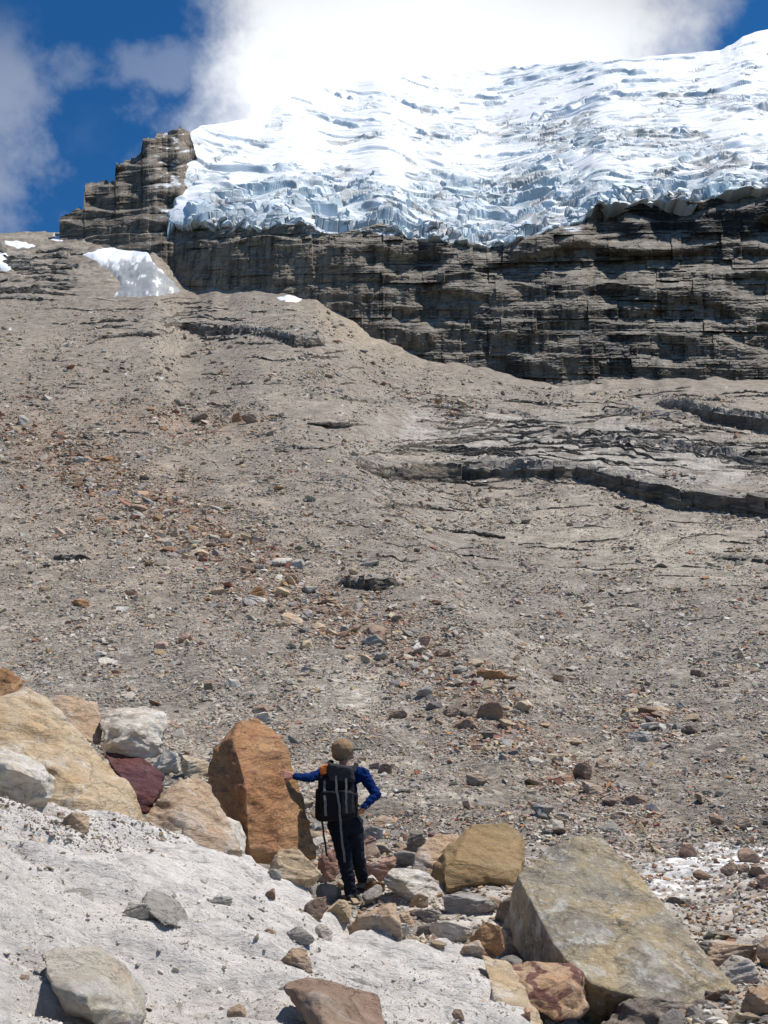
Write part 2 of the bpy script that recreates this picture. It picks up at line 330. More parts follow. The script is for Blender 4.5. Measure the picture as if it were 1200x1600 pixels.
ledges = [  # base row and height in photo pixels along the ledge, run-out of the slab above it
 ([(540,722,0),(560,728,8),(600,742,16),(640,752,24),(700,750,22),(760,750,26),(820,754,28),(900,756,24),(960,768,26),(1000,778,26),(1060,788,26),(1130,800,24),(1200,810,25),(1400,838,25)], 0.10),
 ([(760,684,0),(800,688,4),(900,694,6),(1000,706,11),(1060,716,15),(1120,728,16),(1200,742,16),(1400,770,16)], 0.08),
 ([(1020,640,0),(1040,645,12),(1080,662,22),(1130,675,26),(1200,692,30),(1400,720,34)], 0.07),
 ([(460,616,0),(500,622,4),(600,634,5),(700,640,4),(830,662,5),(860,664,0)], 0.04),
 ([(250,508,0),(270,512,8),(320,526,15),(350,522,11),(430,530,11),(460,541,17),(495,541,17),(510,541,0)], 0.05),
 ([(940,652,0),(950,656,7),(1010,662,7),(1090,672,5),(1100,674,0)], 0.04),
 ([(525,912,0),(540,916,13),(580,919,15),(615,917,13),(628,914,0)], 0.06),
 ([(75,872,0),(95,875,7),(130,877,8),(148,876,0)], 0.06),
 ([(600,786,0),(620,790,5),(690,798,6),(720,800,0)], 0.05),
 ([(1090,868,0),(1120,874,5),(1200,884,7),(1400,900,7)], 0.05),
 ([(400,700,0),(430,704,5),(500,706,6),(520,708,0)], 0.05),
 ([(480,660,0),(520,664,4),(560,664,3),(600,668,0)], 0.04),
 ([(0,468,4),(60,470,5),(100,470,0)], 0.03), ([(130,540,0),(160,528,4),(240,524,6),(262,524,0)], 0.03),
 ([(640,824,0),(680,828,4),(760,836,4),(790,838,0)], 0.05),
]
CB = [(60, 380), (93, 374), (150, 377), (230, 380), (250, 402), (275, 450), (330, 458), (450, 465), (500, 478), (540, 500), (600, 540), (660, 562), (740, 574), (800, 596), (880, 602), (960, 606), (1000, 602), (1200, 612), (1400, 620)]
YCL = [(-300, 660), (93, 620), (250, 575), (400, 528), (600, 490), (900, 450), (1400, 415)]
def base_row0(px, Y):
    ly = np.log(Y); gl = np.interp(ly, LNY, GL); gr = np.interp(ly, LNY, GR)
    r0 = rowofg(0.5 * (gl + gr))
    pc = np.interp(r0, [560, 740, 900, 1080, 1300], [700, 600, 700, 850, 900])
    wd = np.interp(r0, [560, 740, 1080], [170, 90, 60])
    wl = sst(px, pc - wd, pc + wd)
    return rowofg(gl * (1 - wl) + gr * wl)
_pd = np.arange(-300.0, 1500.0, 4.0); _yc = seg(_pd, YCL)
_dl = (seg(_pd, CB) - base_row0(_pd, _yc)) * sst(_pd, 200, 300); _dl = np.convolve(np.pad(_dl, 6, mode='edge'), np.hanning(13) / np.hanning(13).sum(), 'valid')
_dn = (4.5 * pn(_pd / 83, _pd * 0, 151) + 4 * pn(_pd / 27, _pd * 0, 152)) * sst(_pd, 230, 300)
def base_row(px, Y):
    r = base_row0(px, Y); yc = np.interp(px, _pd, _yc)
    return r + np.interp(px, _pd, _dl) * sst(np.log(Y), math.log(110), np.log(yc * 0.97)) + np.interp(px, _pd, _dn) * sst(Y / yc, 0.84, 1.0)
def ledge_rows(px, row):
    out = row.copy(); amt = np.zeros_like(row)
    for pts, run in ledges:
        lb = np.interp(px, [p[0] for p in pts], [p[1] for p in pts], left=-9e3, right=-9e3)
        lh = np.interp(px, [p[0] for p in pts], [p[2] for p in pts], left=0, right=0)
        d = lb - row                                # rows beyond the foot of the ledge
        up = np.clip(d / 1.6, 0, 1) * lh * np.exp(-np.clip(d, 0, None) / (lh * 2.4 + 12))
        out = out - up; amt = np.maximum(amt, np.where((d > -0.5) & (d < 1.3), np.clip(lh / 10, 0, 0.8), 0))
    return out, amt
def yedge(px):
    er = seg(px, EDGE); g = gofrow(er); a = xfac(px, er)
    return np.clip(-0.96 / np.minimum(g - PB * a - PC, -0.02), 1.0, 12.5)
def ground(px, Y, detail=True, full=False):
    px = np.asarray(px, float); Y = np.asarray(Y, float)
    row = base_row(px, Y); r1, lam = ledge_rows(px, row)
    z = gofrow(r1) * Y; X = xfac(px, r1) * Y
    ye = yedge(px); over = Y - ye
    zf = PA + PB * X + PC * Y - 0.42 * np.clip(over, 0, None) - 0.25 * np.clip(1.2 - over, 0, 1) * 0
    zf = zf - 0.05 * np.clip(3.5 - Y, 0, 9)
    z = z - 0.42 * np.exp(-((px - 955) / 75) ** 2 - ((Y - 7.75) / 0.75) ** 2)        # hollow under the leaning slab
    hk = 0.10; near = Y < 40
    e = np.clip((zf - z) / hk, -40, 40)
    zn = np.where(near, z + hk * np.log1p(np.exp(e)), z)
    fgm = np.where(near, 1 / (1 + np.exp(-e)), 0)
    z = zn
    if detail:
        # real relief, wave by wave; waves finer than the mesh are left to the material
        lam_list = [(60, 1.4), (25, 0.75), (11, 0.42), (5, 0.26), (2.2, 0.15), (1.0, 0.085), (0.45, 0.045), (0.2, 0.024), (0.09, 0.012)]
        for i, (lw, am) in enumerate(lam_list):
            k = sst(lw / (0.0035 * Y), 0.5, 1.5) * (1 - sst(lw / (0.35 * Y), 0.5, 1.5))
            n_ = pn(X / lw, Y / lw * 0.7, i + 1)
            z = z + k * am * n_ * (1 - fgm * 0.45) * (1 + 0.15 * sst(Y, 150, 350))
        # pavement-like crust of the pale slope: small steps and flakes
        xs = X * 0.91 + Y * 0.41; ys = -X * 0.41 + Y * 0.91
        cr = pn(xs * 1.1, ys * 2.8, 21); z = z + fgm * 0.050 * np.tanh(cr * 7)
        cr2 = pn(xs * 2.6, ys * 9, 22); z = z + fgm * 0.012 * np.tanh(cr2 * 4)
        cr3 = pn(xs * 11, ys * 22, 23); z = z + fgm * 0.007 * np.tanh((cr3 + 0.5 * cr) * 4)
        # bedded rock shelves in the upper slope and behind the right-hand ledges
        sh = np.maximum(1.5 * gauss(px, row, 80, 405, 260, 55), np.maximum(0.8 * gauss(px, row, 950, 690, 330, 75, 5), np.maximum(0.8 * gauss(px, row, 620, 520, 150, 50, 20), 0.8 * gauss(px, row, 330, 520, 220, 40, 5))))
        sh = sh * sst(Y, 90, 130)
        tr = z / 2.4 + 0.9 * pn(X / 30, Y / 30, 31) + 0.25 * pn(X / 6, Y / 6, 32)
        ft = tr - np.floor(tr); z = z + sh * 2.4 * (sst(ft, 0.0, 0.22) - ft) * (0.55 + 0.9 * pn(X / 14, Y / 14, 33))
    if full: return X, Y, z, row, fgm, lam
    return X, Y, z
def Y_of_row(px, row, det=False):
    """distance at which the ground is first seen at that photo position"""
    ys = np.geomspace(2.6, 724, 2600); X, Yv, z = ground(np.full_like(ys, px), ys, detail=det)
    r = rowofg(z / ys); i = np.argmax(r <= row)
    return float(ys[i]) if r[i] <= row else 724.0

# grid lines: even in photo rows
ys_t = np.geomspace(6.0, 724, 4000); rr = 0.5 * (base_row(np.full(4000, 200.0), ys_t) + base_row(np.full(4000, 900.0), ys_t))
rr = np.minimum.accumulate(rr); NR = 860
Yg = np.interp(np.linspace(rr[0], rr[-1], NR)[::-1], rr[::-1], ys_t[::-1])[::-1]
Yg = np.concatenate([np.linspace(1.6, 6.0, 150)[:-1], np.linspace(6.0, 13.0, 260)[:-1], Yg[Yg > 13.0]])
PXg = np.arange(-190, 1391, 1.5)
PX, YY = np.meshgrid(PXg, Yg)
X, Y_, Z, ROW, FG, LAM = ground(PX, YY, True, True)
# the ground sinks away behind the left shoulder and under the cliff
P = np.stack([X, Y_, Z], -1)
scr = 800 - 0 * ROW; rowp = rowofg(Z / YY)

# colour of the ground itself: silt, rubble, rust-brown debris, pale rock slabs
def ground_colour(px, row, X, Y, Z_, fg, lam):
    c = np.zeros(px.shape + (3,))
    def lay(m, col):
        nonlocal c
        m = np.clip(m, 0, 1)[..., None]; c = c * (1 - m) + np.array(col) * m
    c[:] = (0.275, 0.242, 0.202)
    n1 = pn(px / 120, row / 60, 41); n2 = pn(px / 45, row / 22, 42); n3 = pn(px / 14, row / 7, 43)
    lay(0.6 * sst(n1 + 0.6 * n2, 0.0, 0.6), (0.36, 0.312, 0.252))
    lay(0.5 * sst(-n1 + 0.6 * n3, 0.1, 0.7), (0.27, 0.235, 0.195))
    lay(0.95 * gauss(px, row, 690, 850, 210, 55, 38) , (0.225, 0.205, 0.182)); lay(0.6 * gauss(px, row, 200, 1050, 260, 60, 0), (0.25, 0.235, 0.21))
    lay(0.8 * gauss(px, row, 980, 1000, 330, 130, 10), (0.26, 0.238, 0.205))
    lay(0.75 * gauss(px, row, 1000, 850, 330, 40, 8), (0.41, 0.37, 0.30)); lay(0.7 * gauss(px, row, 540, 1070, 60, 70, 20), (0.40, 0.365, 0.31))
    lay(0.55 * gauss(px, row, 200, 780, 420, 200, 25) * (0.8 + 0.6 * n2), (0.285, 0.232, 0.182))
    st = np.zeros_like(px)
    for cx, cy, rx, ry, a in ((120, 720, 240, 28, 28), (330, 830, 260, 26, 33), (480, 930, 200, 26, 35), (700, 1060, 170, 26, 40), (260, 660, 160, 18, 5), (860, 1190, 150, 22, 38)):
        st = np.maximum(st, gauss(px, row, cx, cy, rx, ry, a))
    lay(0.6 * st * (0.6 + n3), (0.29, 0.185, 0.125))
    lay(0.6 * gauss(px, row, 950, 700, 330, 50, 5) * (0.7 + n2), (0.41, 0.375, 0.33))
    bed = pn(X / 60, Z_ / 1.1 + 0.8 * pn(X / 40, Y / 40, 46), 45) + 0.5 * pn(X / 20, Z_ / 0.5, 47)
    far = np.maximum(gauss(px, row, 80, 405, 300, 60), np.maximum(0.8 * gauss(px, row, 950, 690, 330, 75, 5), 0.7 * gauss(px, row, 450, 510, 260, 45, 8)))
    lay(far * 0.75 * sst(bed, 0.0, 0.45), (0.40, 0.365, 0.31)); lay(far * 0.8 * sst(-bed, 0.12, 0.5), (0.165, 0.14, 0.115))
    lay(0.6 * gauss(px, row, 560, 505, 90, 40, 25), (0.42, 0.35, 0.26))
    lay(0.55 * sst(n2 + 0.5 * n3, 0.35, 0.75) * sst(row, 900, 1000), (0.46, 0.42, 0.37))
    lay(0.8 * sst(gauss(px, row, 640, 1235, 200, 22, 4) + 0.3 * n3, 0.4, 0.9), (0.46, 0.41, 0.34))
    lay(0.75 * sst(row, 1290, 1350) * sst(px, 520, 600), (0.56, 0.51, 0.45))
    lay(1.1 * sst(gauss(px, row, 1105, 1352, 110, 28, -14) + 0.4 * n3, 0.28, 0.42), (0.86, 0.84, 0.81))
    lay(0.5 * sst(n2 + n3, 0.0, 0.6) * gauss(px, row, 1120, 1430, 160, 45), (0.70, 0.67, 0.63))
    zn = sst(gauss(px, row, 900, 700, 330, 52, 6) + 0.25 * n2, 0.35, 0.6)
    sr = pn(px / 70, (row - px * 0.07) / 2.4, 48) + 0.5 * pn(px / 25, (row - px * 0.07) / 1.2, 49)
    lay(0.75 * zn, (0.385, 0.36, 0.32)); lay(0.75 * zn * sst(sr, 0.15, 0.45), (0.17, 0.155, 0.138)); lay(0.4 * zn * sst(-sr, 0.2, 0.5), (0.47, 0.44, 0.40))
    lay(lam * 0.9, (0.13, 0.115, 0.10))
    lay(sst(fg, 0.25, 0.75), (0.84, 0.785, 0.725))
    lay(0.45 * sst(fg, 0.3, 0.8) * sst(n2 + 0.8 * n3 + 0.4 * n1, 0.15, 0.7), (0.52, 0.495, 0.47))
    return c
C = ground_colour(PX, rowp, X, Y_, Z, FG, LAM)
cg = C.reshape(-1, 3)
me = mesh_from(P.reshape(-1, 3), quads=grid_quads(*PX.shape), name='ground'); add_col(me, 'Col', cg)
og = link('ground', me, M_GROUND); me.materials.append(M_PALE)
fq = FG[:-1, :-1].ravel() > 0.5; me.polygons.foreach_set('material_index', fq.astype(np.int32))
tag(og, kind='structure')
# far land behind the left shoulder, so that the shoulder has a back
gx, gy = np.meshgrid(np.linspace(-900, 900, 30), np.linspace(0, 1, 12))
bk = np.stack([np.interp(gx, [-900, -330, 300, 900], [-900, -330, 300, 900]), 640 + gy * 700, 0 * gx], -1)
bk[..., 2] = (gofrow(372) * 640 - 12) - gy * 160 - np.abs(gx + 200) * 0.02
me = mesh_from(bk.reshape(-1, 3), quads=grid_quads(*gx.shape)); add_col(me, 'Col', np.tile([0.3, 0.27, 0.23], (bk.size // 3, 1)))
tag(link('hill', me, M_GROUND), kind='structure')

# ------------------------------------------------------------------ cliff
CB = [(60, 380), (93, 374), (150, 377), (230, 378), (250, 402), (275, 450), (330, 458), (450, 465), (500, 478), (540, 500), (600, 540), (660, 562), (740, 574), (800, 596), (880, 602), (960, 606), (1000, 602), (1200, 612), (1400, 620)]
GB = [(255, 348), (300, 350), (350, 352), (400, 356), (470, 350), (500, 362), (530, 366), (590, 352), (615, 354), (640, 372), (700, 378), (770, 383), (800, 380), (850, 364), (900, 348), (935, 318), (1000, 313), (1100, 316), (1125, 300), (1150, 296), (1200, 292), (1400, 285)]
CT = [(93, 345), (96, 341), (120, 328), (131, 326), (132, 289), (160, 284), (179, 286), (181, 256), (200, 250), (221, 240), (223, 218), (250, 212), (270, 205), (288, 201), (296, 206), (312, 262), (345, 335)]
pxc = np.arange(93.0, 1390, 1.25); nC = len(pxc); nRc = 460
def cliff_top(px):
    r = np.where(px < 345, seg(px, CT), seg(px, GB) - 22); return r + np.where(px < 310, 4.5 * pn(px / 11, px * 0, 55) + 2.0 * np.floor(2.4 * pn(px / 5, px * 0, 56)), 0)
Yb = np.convolve(np.pad(seg(pxc, YCL), 60, mode='edge'), np.ones(121) / 121, 'valid')
rb = seg(pxc, CB) + 13; rt = cliff_top(pxc)
T = np.linspace(0, 1, nRc)[:, None]
ROWc = rb[None] + (rt - rb)[None] * T; PXc = np.broadcast_to(pxc[None], ROWc.shape).copy(); Ybc = np.broadcast_to(Yb[None] + 2, ROWc.shape)
zc = gofrow(ROWc) * Ybc; Xc = xfac(PXc, ROWc) * Ybc
zb = zc[0:1] * np.ones_like(zc)
hc = zc - gofrow(480) * (Ybc - 450) + 0.6 * pn(Xc / 70, Xc * 0, 61) + 0.3 * pn(Xc / 14, Xc * 0, 62)
massive = np.maximum(sst(PXc, 330, 262) * 0 + sst(ROWc, 372, 392) * (1 - sst(PXc, 520, 800)), 0)      # sheer lower wall on the left
massive = np.maximum(massive, sst(PXc + 12 * pn(ROWc / 8, ROWc * 0, 57), 950, 985) * sst(ROWc, 376, 366) * sst(ROWc, 308, 314) * 1.5)
massive = np.maximum(massive, 0.55 * sst(PXc, 640, 700) * (1 - sst(PXc, 900, 960)) * sst(ROWc, 430, 470))
def layers(h, X, tmin, tmax, amp, rec, bwm, seed):
    r_ = np.random.default_rng(seed); edges = [60.0]
    while edges[-1] < 480: edges.append(edges[-1] + tmin * (tmax / tmin) ** r_.uniform(0, 1))
    edges = np.array(edges); k = np.clip(np.searchsorted(edges, h) - 1, 0, len(edges) - 2)
    bwk = r_.uniform(0.5, 1.6, len(edges)) * bwm; jit = r_.uniform(0, 50, len(edges))
    xx = X + bwk[k] * 0.6 * pn(X / bwk[k], k * 0.37, seed)
    cell = np.floor((xx + jit[k]) / bwk[k])
    off = amp * (hsh(cell, k, seed) - 0.5) * 2.2 + amp * 1.0 * pn(X / (bwm * 4), k * 0.71, seed + 1)
    rk = r_.uniform(0.2, 1.8, len(edges)) * rec; cum = np.cumsum(rk)
    # every bed: a steep riser, a worn lip, then a sloping tread of rubble
    f = (h - edges[k]) / (edges[k + 1] - edges[k])
    f0 = np.clip(0.62 + 0.5 * pn(X / (bwm * 1.5), k * 0.9, seed + 2), 0.35, 0.97)
    tr = np.clip((f - f0) / (1 - f0), 0, 1) * np.where(f > f0, 1, 0)
    cs_ = cum[k] - rk[k] + rk[k] * (0.9 * tr + 0.1 * f) - np.interp(h[0:1], edges, cum)
    dcs = np.diff(cs_, axis=0, prepend=cs_[:1]) * (1 - 0.6 * massive)
    off = off * (1 - 0.8 * (1 - sst(PXc, 270, 320)))
    return (off - amp * 0.35 * sst(f, 0.22, 0.0)) * (1 - 0.5 * np.minimum(massive, 1)) + np.cumsum(dcs, axis=0)
S = layers(hc, Xc, 4.0, 14.0, 2.3, 4.4, 14.0, 3)
S += layers(hc, Xc, 0.8, 5.0, 0.9, 0.9, 6.0, 5) * (0.75 + 0.5 * sst(pn(Xc / 30, hc / 12, 153), -0.3, 0.3))
S += layers(hc, Xc, 0.4, 1.1, 0.25, 0.0, 2.2, 7) * (1 - 0.75 * massive)
but = pn(Xc / 55, hc / 90, 66); S += 1.3 * but + 0.8 * pn(Xc / 19, hc / 9, 67) + 0.45 * pn(Xc / 6, hc / 5, 68) + 1.2 * np.tanh(4 * pn(Xc / 13, hc / 40, 70)) * sst(PXc, 280, 330) 
S += 4.5 * gauss(PXc, ROWc, 955, 500, 30, 110)
S += (26 * sst(ROWc, seg(PXc, GB) + 1, seg(PXc, GB) - 9) * sst(PXc, 335, 350))                # the gully of the wet black streaks
S += 12 * sst(PXc + 14 * pn(ROWc / 7, ROWc * 0, 58), 920, 970) * sst(ROWc + 4 * pn(PXc / 25, PXc * 0, 59), 392, 374)           # upper wall set back behind its terrace
S += 45 * sst(PXc, 275, 310) * sst(ROWc, 345, 318) * (1 - sst(PXc, 345, 360))
S += 0.35 * pn3(Xc / 1.6, zc / 0.8, Xc * 0, 69)
for tr_row in (326, 287, 256, 228):                        # terraces of the stepped ridge
    S += (9.0 * sst(ROWc + 6 * pn(PXc / 50, PXc * 0 + tr_row, 51), tr_row + 3.5, tr_row - 2)) * (1 - sst(PXc, 290, 340)) * np.clip(0.9 + 1.6 * pn(PXc / 45, PXc * 0 + tr_row, 52), 0, 2)
Yc = Ybc + S
zc = gofrow(ROWc) * Yc; Xc2 = xfac(PXc, ROWc) * Yc
Pc = np.stack([Xc2, Yc, zc], -1)
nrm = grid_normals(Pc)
ytop_s = np.convolve(np.pad(Yc[-20:].mean(0), 30, mode='edge'), np.ones(61) / 61, 'valid')
# colour: grey-tan beds, ochre blotches, black water stains, snow on the ridge's ledges
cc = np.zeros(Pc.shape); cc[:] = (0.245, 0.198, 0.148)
def layc(m, col):
    global cc
    m = np.clip(m, 0, 1)[..., None]; cc = cc * (1 - m) + np.array(col) * m
a1 = pn(Xc / 22, hc / 5, 71); a2 = pn(Xc / 7, hc / 2.0, 72); a3 = pn(Xc / 3.5, hc / 30, 73); a4 = pn(Xc / 12, hc / 55, 74)
layc(0.7 * sst(a1 + 0.5 * a2, 0.05, 0.6), (0.30, 0.225, 0.145))
layc(0.6 * sst(a2 - 0.4 * a1, 0.15, 0.6), (0.27, 0.255, 0.235))
layc(0.50 * (1 - sst(PXc, 420, 700)), (0.36, 0.285, 0.20))
layc(0.88 * sst(a3 + 0.9 * a4, 0.25, 0.62) * (0.45 + 0.55 * sst(PXc, 500, 700)), (0.045, 0.042, 0.040))
layc(0.30 * sst(PXc, 520, 720), (0.11, 0.095, 0.075))
layc(0.8 * sst(PXc, 500, 650) * sst(pn(Xc / 9, hc / 70, 75) + 0.5 * a3, 0.18, 0.5), (0.04, 0.037, 0.034))
layc(0.85 * gauss(PXc, ROWc, 962, 530, 34, 75), (0.035, 0.035, 0.036))
layc(0.8 * gauss(PXc, ROWc, 940, 560, 22, 28) * sst(a3, 0.0, 0.3), (0.30, 0.31, 0.33))
layc(0.85 * massive * sst(PXc, 930, 950) * sst(ROWc, 400, 380), (0.05, 0.046, 0.042))
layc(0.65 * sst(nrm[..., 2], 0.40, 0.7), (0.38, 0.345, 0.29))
snowy = (0.35 + 0.65 * sst(PXc, 150, 250)) * (1 - sst(PXc, 300, 560)) * sst(ROWc, 372, 345) * sst(nrm[..., 2] + 0.5 * a2 + 0.3 * a1, 0.98 - 0.22 * sst(PXc, 190, 240), 1.12 - 0.22 * sst(PXc, 190, 240))
snowy = np.maximum(snowy, sst(gauss(PXc, ROWc, 500, 358, 30, 9) + gauss(PXc, ROWc, 895, 358, 16, 4) + gauss(PXc, ROWc, 605, 362, 20, 7) + gauss(PXc, ROWc, 420, 290, 0.1, 0.1), 0.35, 0.5) * sst(nrm[..., 2] + 0.3 * a2, 0.1, 0.4))
layc(0.35 * (1 - sst(PXc, 290, 340)), (0.16, 0.14, 0.12)); layc(snowy * (0.15 + 0.85 * sst(PXc, 235, 260)), (0.85, 0.87, 0.9))
# back and left end
back = Pc[-1].copy(); back[:, 1] += 30; back[:, 2] -= 6; back2 = back.copy(); back2[:, 1] += 60; back2[:, 2] -= 80
Pall = np.concatenate([Pc, back[None], back2[None]], 0); call = np.concatenate([cc, cc[-1:], cc[-1:]], 0)
side = Pall[:, :1].copy(); side[..., 1] += 45; side[..., 0] -= 6
Pall = np.concatenate([side, Pall], 1); call = np.concatenate([call[:, :1], call], 1)
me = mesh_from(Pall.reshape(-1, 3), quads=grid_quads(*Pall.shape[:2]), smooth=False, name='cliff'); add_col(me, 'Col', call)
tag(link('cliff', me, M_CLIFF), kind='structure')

# ------------------------------------------------------------------ bedrock ledges cropping out of the slope
YT = np.geomspace(14, 724, 1400)
def ledge_mesh(pts, seed, run, proud=0.5, inground=True):
    r_ = np.random.default_rng(seed); x0, x1 = pts[0][0], min(pts[-1][0], 1385); n = max(int((x1 - x0) / 0.9), 6)
    pl = np.linspace(x0, x1, n); lb = np.interp(pl, [p[0] for p in pts], [p[1] for p in pts]); lh = np.interp(pl, [p[0] for p in pts], [p[2] for p in pts])
    tab = base_row(np.repeat(pl[None], len(YT), 0), np.repeat(YT[:, None], n, 1))
    Yb_ = np.array([np.interp(-lb[j], -tab[::1, j][::1], YT) for j in range(n)])
    Hm = lh * Yb_ / F; Xl = xfac(pl, lb) * Yb_; hm = max(Hm.max(), 0.1)
    # blocks: broken lengths of different height and set-back
    Hm = Hm * (1 + 0.30 * (hsh(np.floor(Xl / (1.6 * hm) + pn(Xl / hm, Xl * 0, seed)), 0, seed % 7) - 0.5) * 2 + 0.18 * pn(Xl / (0.7 * hm), Xl * 0, seed + 1))
    nf = int(np.clip(lh.max() * 1.6, 8, 46)); t = np.linspace(0, 1, nf)[:, None]; XX = np.repeat(Xl[None], nf, 0)
    zf = gofrow(lb)[None] * Yb_[None]; hh = t * hm
    if not inground: zf = np.convolve(np.pad(ground(pl, Yb_ - 0.4 * proud * hm, True)[2], 3, mode='edge'), np.ones(7) / 7, 'valid')[None]
    nb = r_.integers(3, 6); ed = np.sort(np.concatenate([[0, 1.01], r_.uniform(0.12, 0.9, nb)])) * hm; k = np.clip(np.searchsorted(ed, hh + 0.10 * hm * pn(XX / (3 * hm), XX * 0, seed + 2)) - 1, 0, nb)
    bw = hm * r_.uniform(0.6, 1.6, nb + 2); jit = r_.uniform(0, 9, nb + 2); cell = np.floor((XX + 0.25 * bw[k] * pn(XX / hm * 2, k * 1.3, seed + 3)) / bw[k] + jit[k])
    Sx = hm * (0.30 * (hsh(cell, k, seed % 5) - 0.5) + 0.22 * k / nb + 0.55 * pn(XX / (3.5 * hm), k * 0.25, seed + 4) + 0.10 * pn(XX / (0.5 * hm), hh / (0.3 * hm), seed + 5)) + 0.12 * hm * t
    Yf = Yb_[None] - proud * np.clip(Hm[None], 0.1, 3) + Sx
    zz = zf - 0.35 * hm + t * (Hm[None] + 0.35 * hm)
    A = np.stack([XX * (Yf / Yb_[None]), Yf, zz], -1)
    nt_ = 14; q = np.linspace(0, 1, nt_)[1:, None]; Yt = Yf[-1:] + q ** 1.4 * (run * hm)
    pt = np.repeat(pl[None], nt_ - 1, 0); gz2 = ground(pt, np.maximum(Yt, Yb_[None]), True)[2]
    ztop = zz[-1:]; zt = ztop * (1 - sst(q, 0, 0.9)) + gz2 * sst(q, 0, 0.9) + (Yt - Yf[-1:]) * 0.30 * (1 - sst(q, 0, 0.9))
    zt = np.maximum(zt, gz2 * 1.0 - 0.02) if inground else np.where(q > 0.95, gz2 - 0.3, np.maximum(zt, gz2 - 0.5))
    zt = zt + 0.10 * hm * (1 - q) * np.tanh(5 * pn(XX[:1] / (2.5 * hm), Yt / (0.9 * hm), seed + 6))
    zt[-1] -= 0.25 * hm
    B = np.stack([XX[:1] * (Yt / Yb_[None]), Yt, zt], -1); G = np.concatenate([A, B], 0); nn = grid_normals(G)
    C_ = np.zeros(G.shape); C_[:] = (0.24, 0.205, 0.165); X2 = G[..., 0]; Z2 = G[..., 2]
    def ly(m, col):
        nonlocal C_
        m = np.clip(m, 0, 1)[..., None]; C_ = C_ * (1 - m) + np.array(col) * m
    ly(0.8 * sst(pn(X2 / hm * 1.3, Z2 / hm * 0.3, seed + 7), 0.0, 0.4), (0.10, 0.09, 0.08))
    ly(0.5 * sst(pn(X2 / hm * 0.7, Z2 / hm * 2, seed + 8), 0.1, 0.5), (0.33, 0.26, 0.18))
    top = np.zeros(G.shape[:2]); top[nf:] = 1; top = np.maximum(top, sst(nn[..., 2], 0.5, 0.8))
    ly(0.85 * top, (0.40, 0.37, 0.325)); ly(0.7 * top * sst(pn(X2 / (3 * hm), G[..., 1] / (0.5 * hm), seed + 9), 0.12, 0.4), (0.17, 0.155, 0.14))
    return G, C_
def join_grids(gs):
    V_ = []; Q_ = []; K_ = []; b_ = 0
    for G, C_ in gs:
        V_.append(G.reshape(-1, 3)); K_.append(C_.reshape(-1, 3)); Q_.append(grid_quads(*G.shape[:2]) + b_); b_ += V_[-1].shape[0]
    m_ = mesh_from(np.concatenate(V_), quads=np.concatenate(Q_), smooth=False); add_col(m_, 'Col', np.concatenate(K_)); return m_
for q_, (pts, run) in enumerate(ledges):
    run_m = 5.0 if max(p[2] for p in pts) > 14 else 3.5
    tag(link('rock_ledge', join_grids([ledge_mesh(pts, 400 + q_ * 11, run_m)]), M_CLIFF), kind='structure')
rl = random.Random(77); gs = []
ZONES = [(-60, 130, 368, 470, 60, 2.5, 6, 25, 110, 1.0), (60, 330, 462, 520, 26, 2, 5, 20, 90, 1.5), (-60, 265, 372, 465, 58, 2.5, 7, 25, 120, 1.2), (270, 640, 472, 560, 26, 2.5, 6, 18, 80, 5), (600, 1260, 618, 725, 40, 2, 6, 25, 150, 6), (560, 1000, 700, 860, 14, 2, 5, 20, 90, 10), (1000, 1260, 830, 960, 8, 2, 5, 30, 100, 8), (0, 560, 540, 760, 34, 2, 5, 12, 50, 2), (560, 1260, 800, 980, 26, 1.5, 4, 15, 90, 5), (560, 1260, 668, 765, 75, 2.5, 7, 60, 260, 9), (450, 760, 740, 900, 14, 1.5, 4, 20, 70, 12)]
for (xa, xb, ya, yb, num, h0, h1, l0, l1, sl_) in ZONES:
    for _ in range(num):
        x_ = rl.uniform(xa, xb); y_ = rl.uniform(ya, yb); ln = rl.uniform(l0, l1); hh_ = rl.uniform(h0, h1) * (0.6 + 0.4 * ln / l1); sp_ = rl.uniform(-2, 5) * ln / 60 * (sl_ / 5)
        if y_ < seg(x_ + ln / 2, CB) + 14 or (x_ + ln > 140 and x_ < 285 and 374 < y_ < 468): continue
        gs.append(ledge_mesh([(x_, y_, 0), (x_ + ln * 0.12, y_ + sp_ * 0.1, hh_ * 0.8), (x_ + ln * 0.45, y_ + sp_ * 0.4 + rl.uniform(-1.5, 1.5), hh_), (x_ + ln * 0.85, y_ + sp_, hh_ * 0.7), (x_ + ln, y_ + sp_, 0)], 900 + len(gs), 4.5 + (7 if ln > 120 else 0), 0.3, False))
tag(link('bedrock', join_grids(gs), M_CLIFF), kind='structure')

# ------------------------------------------------------------------ glacier
SK = [(255, 350), (262, 262), (275, 240), (300, 204), (312, 197), (350, 192), (400, 184), (425, 172), (450, 155), (480, 143), (500, 136), (540, 130), (600, 124), (700, 115), (800, 104), (850, 100), (950, 95), (1060, 84), (1125, 78), (1142, 71), (1160, 58), (1180, 50), (1200, 47), (1260, 44), (1400, 30)]
GLB = [(255, 350), (262, 346), (300, 350)] + GB[2:]
pxg = np.arange(258.0, 1390, 1.1); nG = 620
s_ = np.linspace(0, 1, nG)[:, None]; PXG = np.broadcast_to(pxg[None], (nG, len(pxg)))
sk = seg(pxg, SK) + 1.2 * pn(pxg / 18, pxg * 0, 81); gb_ = seg(pxg, GLB) + 7 * pn(pxg / 26, pxg * 0, 82) + 1.5 * pn(pxg / 12, pxg * 0, 83)
jj = np.array([np.argmin(np.abs(ROWc[:, j] - seg(pxc[j], GLB))) for j in range(nC)]); ye_ = Yc[jj, np.arange(nC)]
